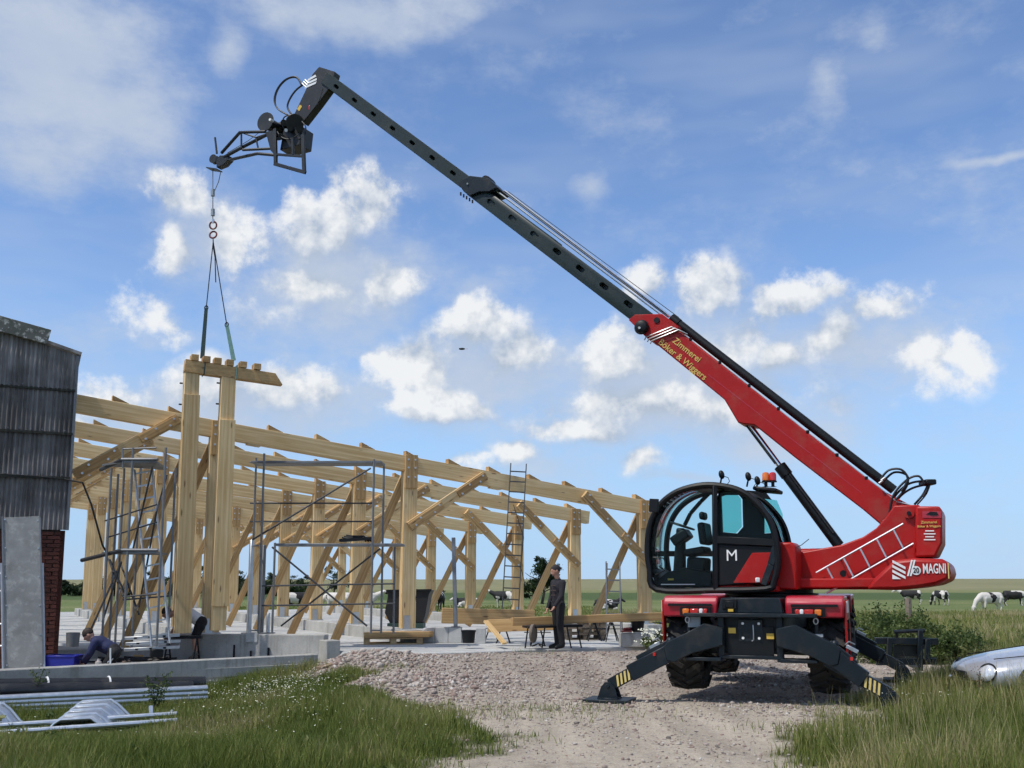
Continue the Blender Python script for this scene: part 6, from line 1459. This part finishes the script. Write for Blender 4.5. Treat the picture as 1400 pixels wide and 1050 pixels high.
x, y = scatter(60000, (-4.5, 6), (14, 24.5), lambda x, y, e: np.clip(.20+.70*heap(x, y)+.40*sstep(.52, .68, fbm(x*.8, y*.8, 3))*sstep(15.5, 18, y), 0, 1))
stones('gravel', x, y, rng.gamma(1.7, .0058, len(x))*(1+1.0*heap(x, y))+.005, STONE, 'crushed pink brick and flint gravel on the ramp up to the slab')
x, y = scatter(26000, (-1.5, 7), (8.5, 16), lambda x, y, e: .22+.55*sstep(.5, .65, fbm(x*.9+3, y*.9, 3))+.5*np.exp(-((x-4.0)**2/.8+(y-13.4)**2/.5)))
stones('gravel', x, y, rng.gamma(1.8, .0042, len(x))+.003, STONE, 'small stones in the sandy track in front of the telehandler')
x, y = scatter(9000, (4, 9.6), (15, 23.5), lambda x, y, e: np.full(len(x), .35))
stones('gravel', x, y, rng.gamma(2, .006, len(x))+.005, STONE, 'loose stones on the ground under and behind the telehandler')
# leafy weeds
LF = leaf_mat('weed_leaves', [(0, (.045, .075, .022)), (.4, (.090, .13, .036)), (.8, (.15, .19, .055)), (1, (.22, .23, .09))])
def leafcloud(c, r, n, ls, tone0=.4):
    "leaf-shaped quads through an uneven volume"
    nb = max(3, int(n/140)); cs = rng.normal(0, .42, (nb, 3))*r; cs[:, 2] = np.abs(cs[:, 2])*1.0 if False else cs[:, 2]
    i = rng.integers(0, nb, n); p = np.array(c)+cs[i]+rng.normal(0, .20, (n, 3))*r
    u = rng.normal(0, 1, (n, 3)); u /= np.linalg.norm(u, axis=1)[:, None]; v = np.cross(u, rng.normal(0, 1, (n, 3))); v /= np.linalg.norm(v, axis=1)[:, None]
    l = ls*rng.uniform(.6, 1.3, n)[:, None]; P = np.stack([p-u*l, p+v*l*.45, p+u*l, p-v*l*.45], 1)
    F = np.arange(n)[:, None]*4+np.array([[0, 1, 2, 3]]); tn = np.clip(tone0+.25*rng.normal(0, 1, nb)[i]+rng.normal(0, .12, n), 0, 1)
    return P.reshape(-1, 3), F, np.repeat(tn, 4)
def join(parts):
    Ps, Fs, Ts = [], [], []; o = 0
    for P, F, T_ in parts: Ps.append(P); Fs.append(F+o); Ts.append(T_); o += len(P)
    return np.concatenate(Ps), np.concatenate(Fs), np.concatenate(Ts)
parts = []
for px in np.arange(1186, 1316, 3.0):
    for k in range(3):
        Yw = rng.uniform(21.8, 25); b_ = at(px+rng.uniform(-3, 3), 860, Yw); h = rng.uniform(.55, 1.12)*(1 if px < 1255 else .62)
        parts.append(leafcloud((b_.x, Yw, h*.5), np.array([.42, .3, h*.62]), 330, .04, rng.uniform(.15, .7)))
P, F, T_ = join(parts); tag(np_obj('weeds', P, F, LF, {'tone': T_}), 'tall leafy weeds growing behind the telehandler and fork carriage', 'weeds', kind='stuff')
parts = []
for k in range(60):
    x_, y_ = rng.uniform(7, 19), rng.uniform(19, 30)
    if x_ > .62*y_ or float(sdist(np.array([[x_, y_]]), GRAVEL)[0]) < .4: continue
    h = rng.uniform(.15, .4); parts.append(leafcloud((x_, y_, .1+h*.4), np.array([.3, .3, h*.5]), 160, .045, rng.uniform(.3, .75)))
P, F, T_ = join(parts); tag(np_obj('weeds', P, F, LF, {'tone': T_}), 'low docks and thistles in the rough pasture behind the car', 'weeds', kind='stuff')
parts = []
for k in range(150):
    x_, y_ = (rng.uniform(-9, 0), rng.uniform(9, 19)) if k % 2 else (rng.uniform(3, 12), rng.uniform(9, 20))
    e_, ok_ = outside(np.array([x_]), np.array([y_]))
    if not ok_[0] or e_[0] < .25 or x_ > .7*y_: continue
    h = rng.uniform(.06, .16); parts.append(leafcloud((x_, y_, G_(x_, y_)+h*.6), np.array([.12, .12, h*.4]), 26, .055, rng.uniform(.3, .8)))
P, F, T_ = join(parts); tag(np_obj('weeds', P, F, LF, {'tone': T_}), 'broad leaved plantain and dock scattered in the verge grass', 'weeds', kind='stuff')
def flower_bush(px, py, Y, w_, h_, lab):
    b_ = at(px, py, Y); P, F, T_ = join([leafcloud((b_.x+rng.uniform(-w_, w_), Y+rng.uniform(-.2, .2), max(0, b_.z)+h_*.45), np.array([.2, .2, h_*.5]), 260, .03, .5) for k in range(7)])
    t = thing('flowering_plant', lab, 'plant', (b_.x, Y, b_.z)); o = np_obj('foliage', P-np.array([b_.x, Y, b_.z]), F, LF, {'tone': T_}); o.parent = t
    n = 260; x = b_.x+rng.normal(0, w_*.75, n); y = Y+rng.normal(0, .18, n); z = b_.z+h_*rng.uniform(.35, 1.1, n); r = .018; a = np.linspace(0, 6.283, 6)[:-1]
    V_ = np.zeros((n, 5, 3)); ti = rng.uniform(-.8, .8, (n, 2))
    for j in range(5): V_[:, j] = np.stack([x+r*np.cos(a[j]), y+r*np.sin(a[j])*.6, z+r*(np.cos(a[j])*ti[:, 0]+np.sin(a[j]))*.8], -1)
    o = np_obj('blossoms', V_.reshape(-1, 3)-np.array([b_.x, Y, b_.z]), np.arange(n)[:, None]*5+np.arange(5)[None], WF); o.parent = t; o['kind'] = 'stuff'
flower_bush(905, 889, 22.2, .30, .42, 'bushy plant with white blossoms at the end of the slab beside the wheel')
# thistle before the pipes, and dock stalk by the car
BRN = leaf_mat('dock_seeds', [(0, (.10, .045, .025)), (1, (.22, .10, .05))])
def stalk(px, py, Y, h, n_st, lab, nm, tone, lw, lm=None):
    b_ = at(px, py, Y); t = thing(nm, lab, 'plant', b_); q = MB(); parts = []
    for k in range(n_st):
        a = rng.uniform(0, 6.28); top = b_+V((math.cos(a)*h*.28, math.sin(a)*h*.2, h*rng.uniform(.75, 1.05))); q.path([b_, b_.lerp(top, .5)+Z*.03, top], .006, 5)
        for f in np.linspace(.25, 1, 8): p = b_.lerp(top, f); parts.append(leafcloud(tuple(p-b_), np.array([.10, .10, .06]), 7, lw*.8, tone))
    q.build('stems', pm(nm+'_stem', (.04, .05, .02), .8), t); P, F, T_ = join(parts); o = np_obj('leaves', P, F, lm or LF, {'tone': T_}); o.parent = t; o['kind'] = 'stuff'
stalk(213, 972, 15.8, .55, 7, 'dark leafy weed growing in front of the galvanised tubes', 'thistle', .25, .032)
stalk(52, 938, 16.3, .26, 2, 'wilted weed by the strap of the black pipe', 'wild_weed', .3, .025)
stalk(1337, 955, 13.3, .40, 2, 'reddish dock stalk standing before the nose of the silver car', 'dock_plant', .5, .016, BRN)
# trees and hedges beyond the pasture
BARK = pm('bark', (.06, .05, .04), .9, 0, .2, 6, .5, 20); TL_ = leaf_mat('tree_leaves', [(0, (.010, .022, .008)), (.45, (.022, .042, .012)), (1, (.06, .085, .025))], .6, .2)
def tree(px, Y, h, w_, lab, nl=2600, grp=None):
    b_ = at(px, 830, Y); t = thing('tree', lab, 'tree', (b_.x, Y, 0), group=grp); q = MB(); q.path([(0, 0, 0), (.05*h, 0, h*.25), (0, .02, h*.5), (.03*h, 0, h*.75)], .1, 7, rs=[h*.035, h*.028, h*.02, h*.008])
    for k in range(6): a = k*1.05; z = h*(.25+.08*k); q.path([(.02*h, 0, z), (math.cos(a)*w_*.3, math.sin(a)*w_*.3, z+h*.12), (math.cos(a)*w_*.42, math.sin(a)*w_*.42, z+h*.2)], .1, 5, rs=[h*.014, h*.009, h*.004])
    q.build('trunk', BARK, t, world=False)
    P, F, T_ = join([leafcloud((rng.normal(0, w_*.2), rng.normal(0, w_*.2), h*zz), np.array([w_*.36*ss, w_*.36*ss, h*.16]), nl//5, h*.028, .35) for zz, ss in ((.3, .8), (.42, 1.1), (.58, 1.1), (.72, .85), (.86, .5))])
    o = np_obj('crown', P, F, TL_, {'tone': T_}); o.parent = t
tree(741, 92, 4.0, 3.6, 'small round tree standing behind the worker in the dark hoodie', 6500)
for px, Y, h, w_, l in ((268, 150, 5.2, 5, 'dark tree right behind the hanging posts'), (331, 140, 4.0, 4, 'bushy tree beside the light steel column'), (455, 160, 4.6, 5, 'tree beyond the scaffold bay, behind the white cow'), (232, 165, 4.5, 6, 'tree in the hedgerow seen beside the scaffold tower ladder'), (372, 170, 4.0, 5, 'tree in the hedgerow behind the second scaffold post'), (482, 175, 4.5, 4, 'tree behind the second frame post'), (412, 185, 3.6, 5, 'low tree in the hedgerow behind the third frame')): tree(px, Y, h, w_, l, 2200, 'hedgerow trees on the horizon')
parts = []
for px in np.arange(60, 430, 7):
    Yh = rng.uniform(150, 175); b_ = at(px, 825, Yh); h = rng.uniform(1.8, 3.0); parts.append(leafcloud((b_.x, Yh, h*.45), np.array([1.9, 1.6, h*.50]), 700, .24, rng.uniform(.2, .5)))
P, F, T_ = join(parts); tag(np_obj('hedgerow', P, F, TL_, {'tone': T_}), 'dark hedgerow along the far edge of the pasture behind the hall', 'hedge', kind='stuff')
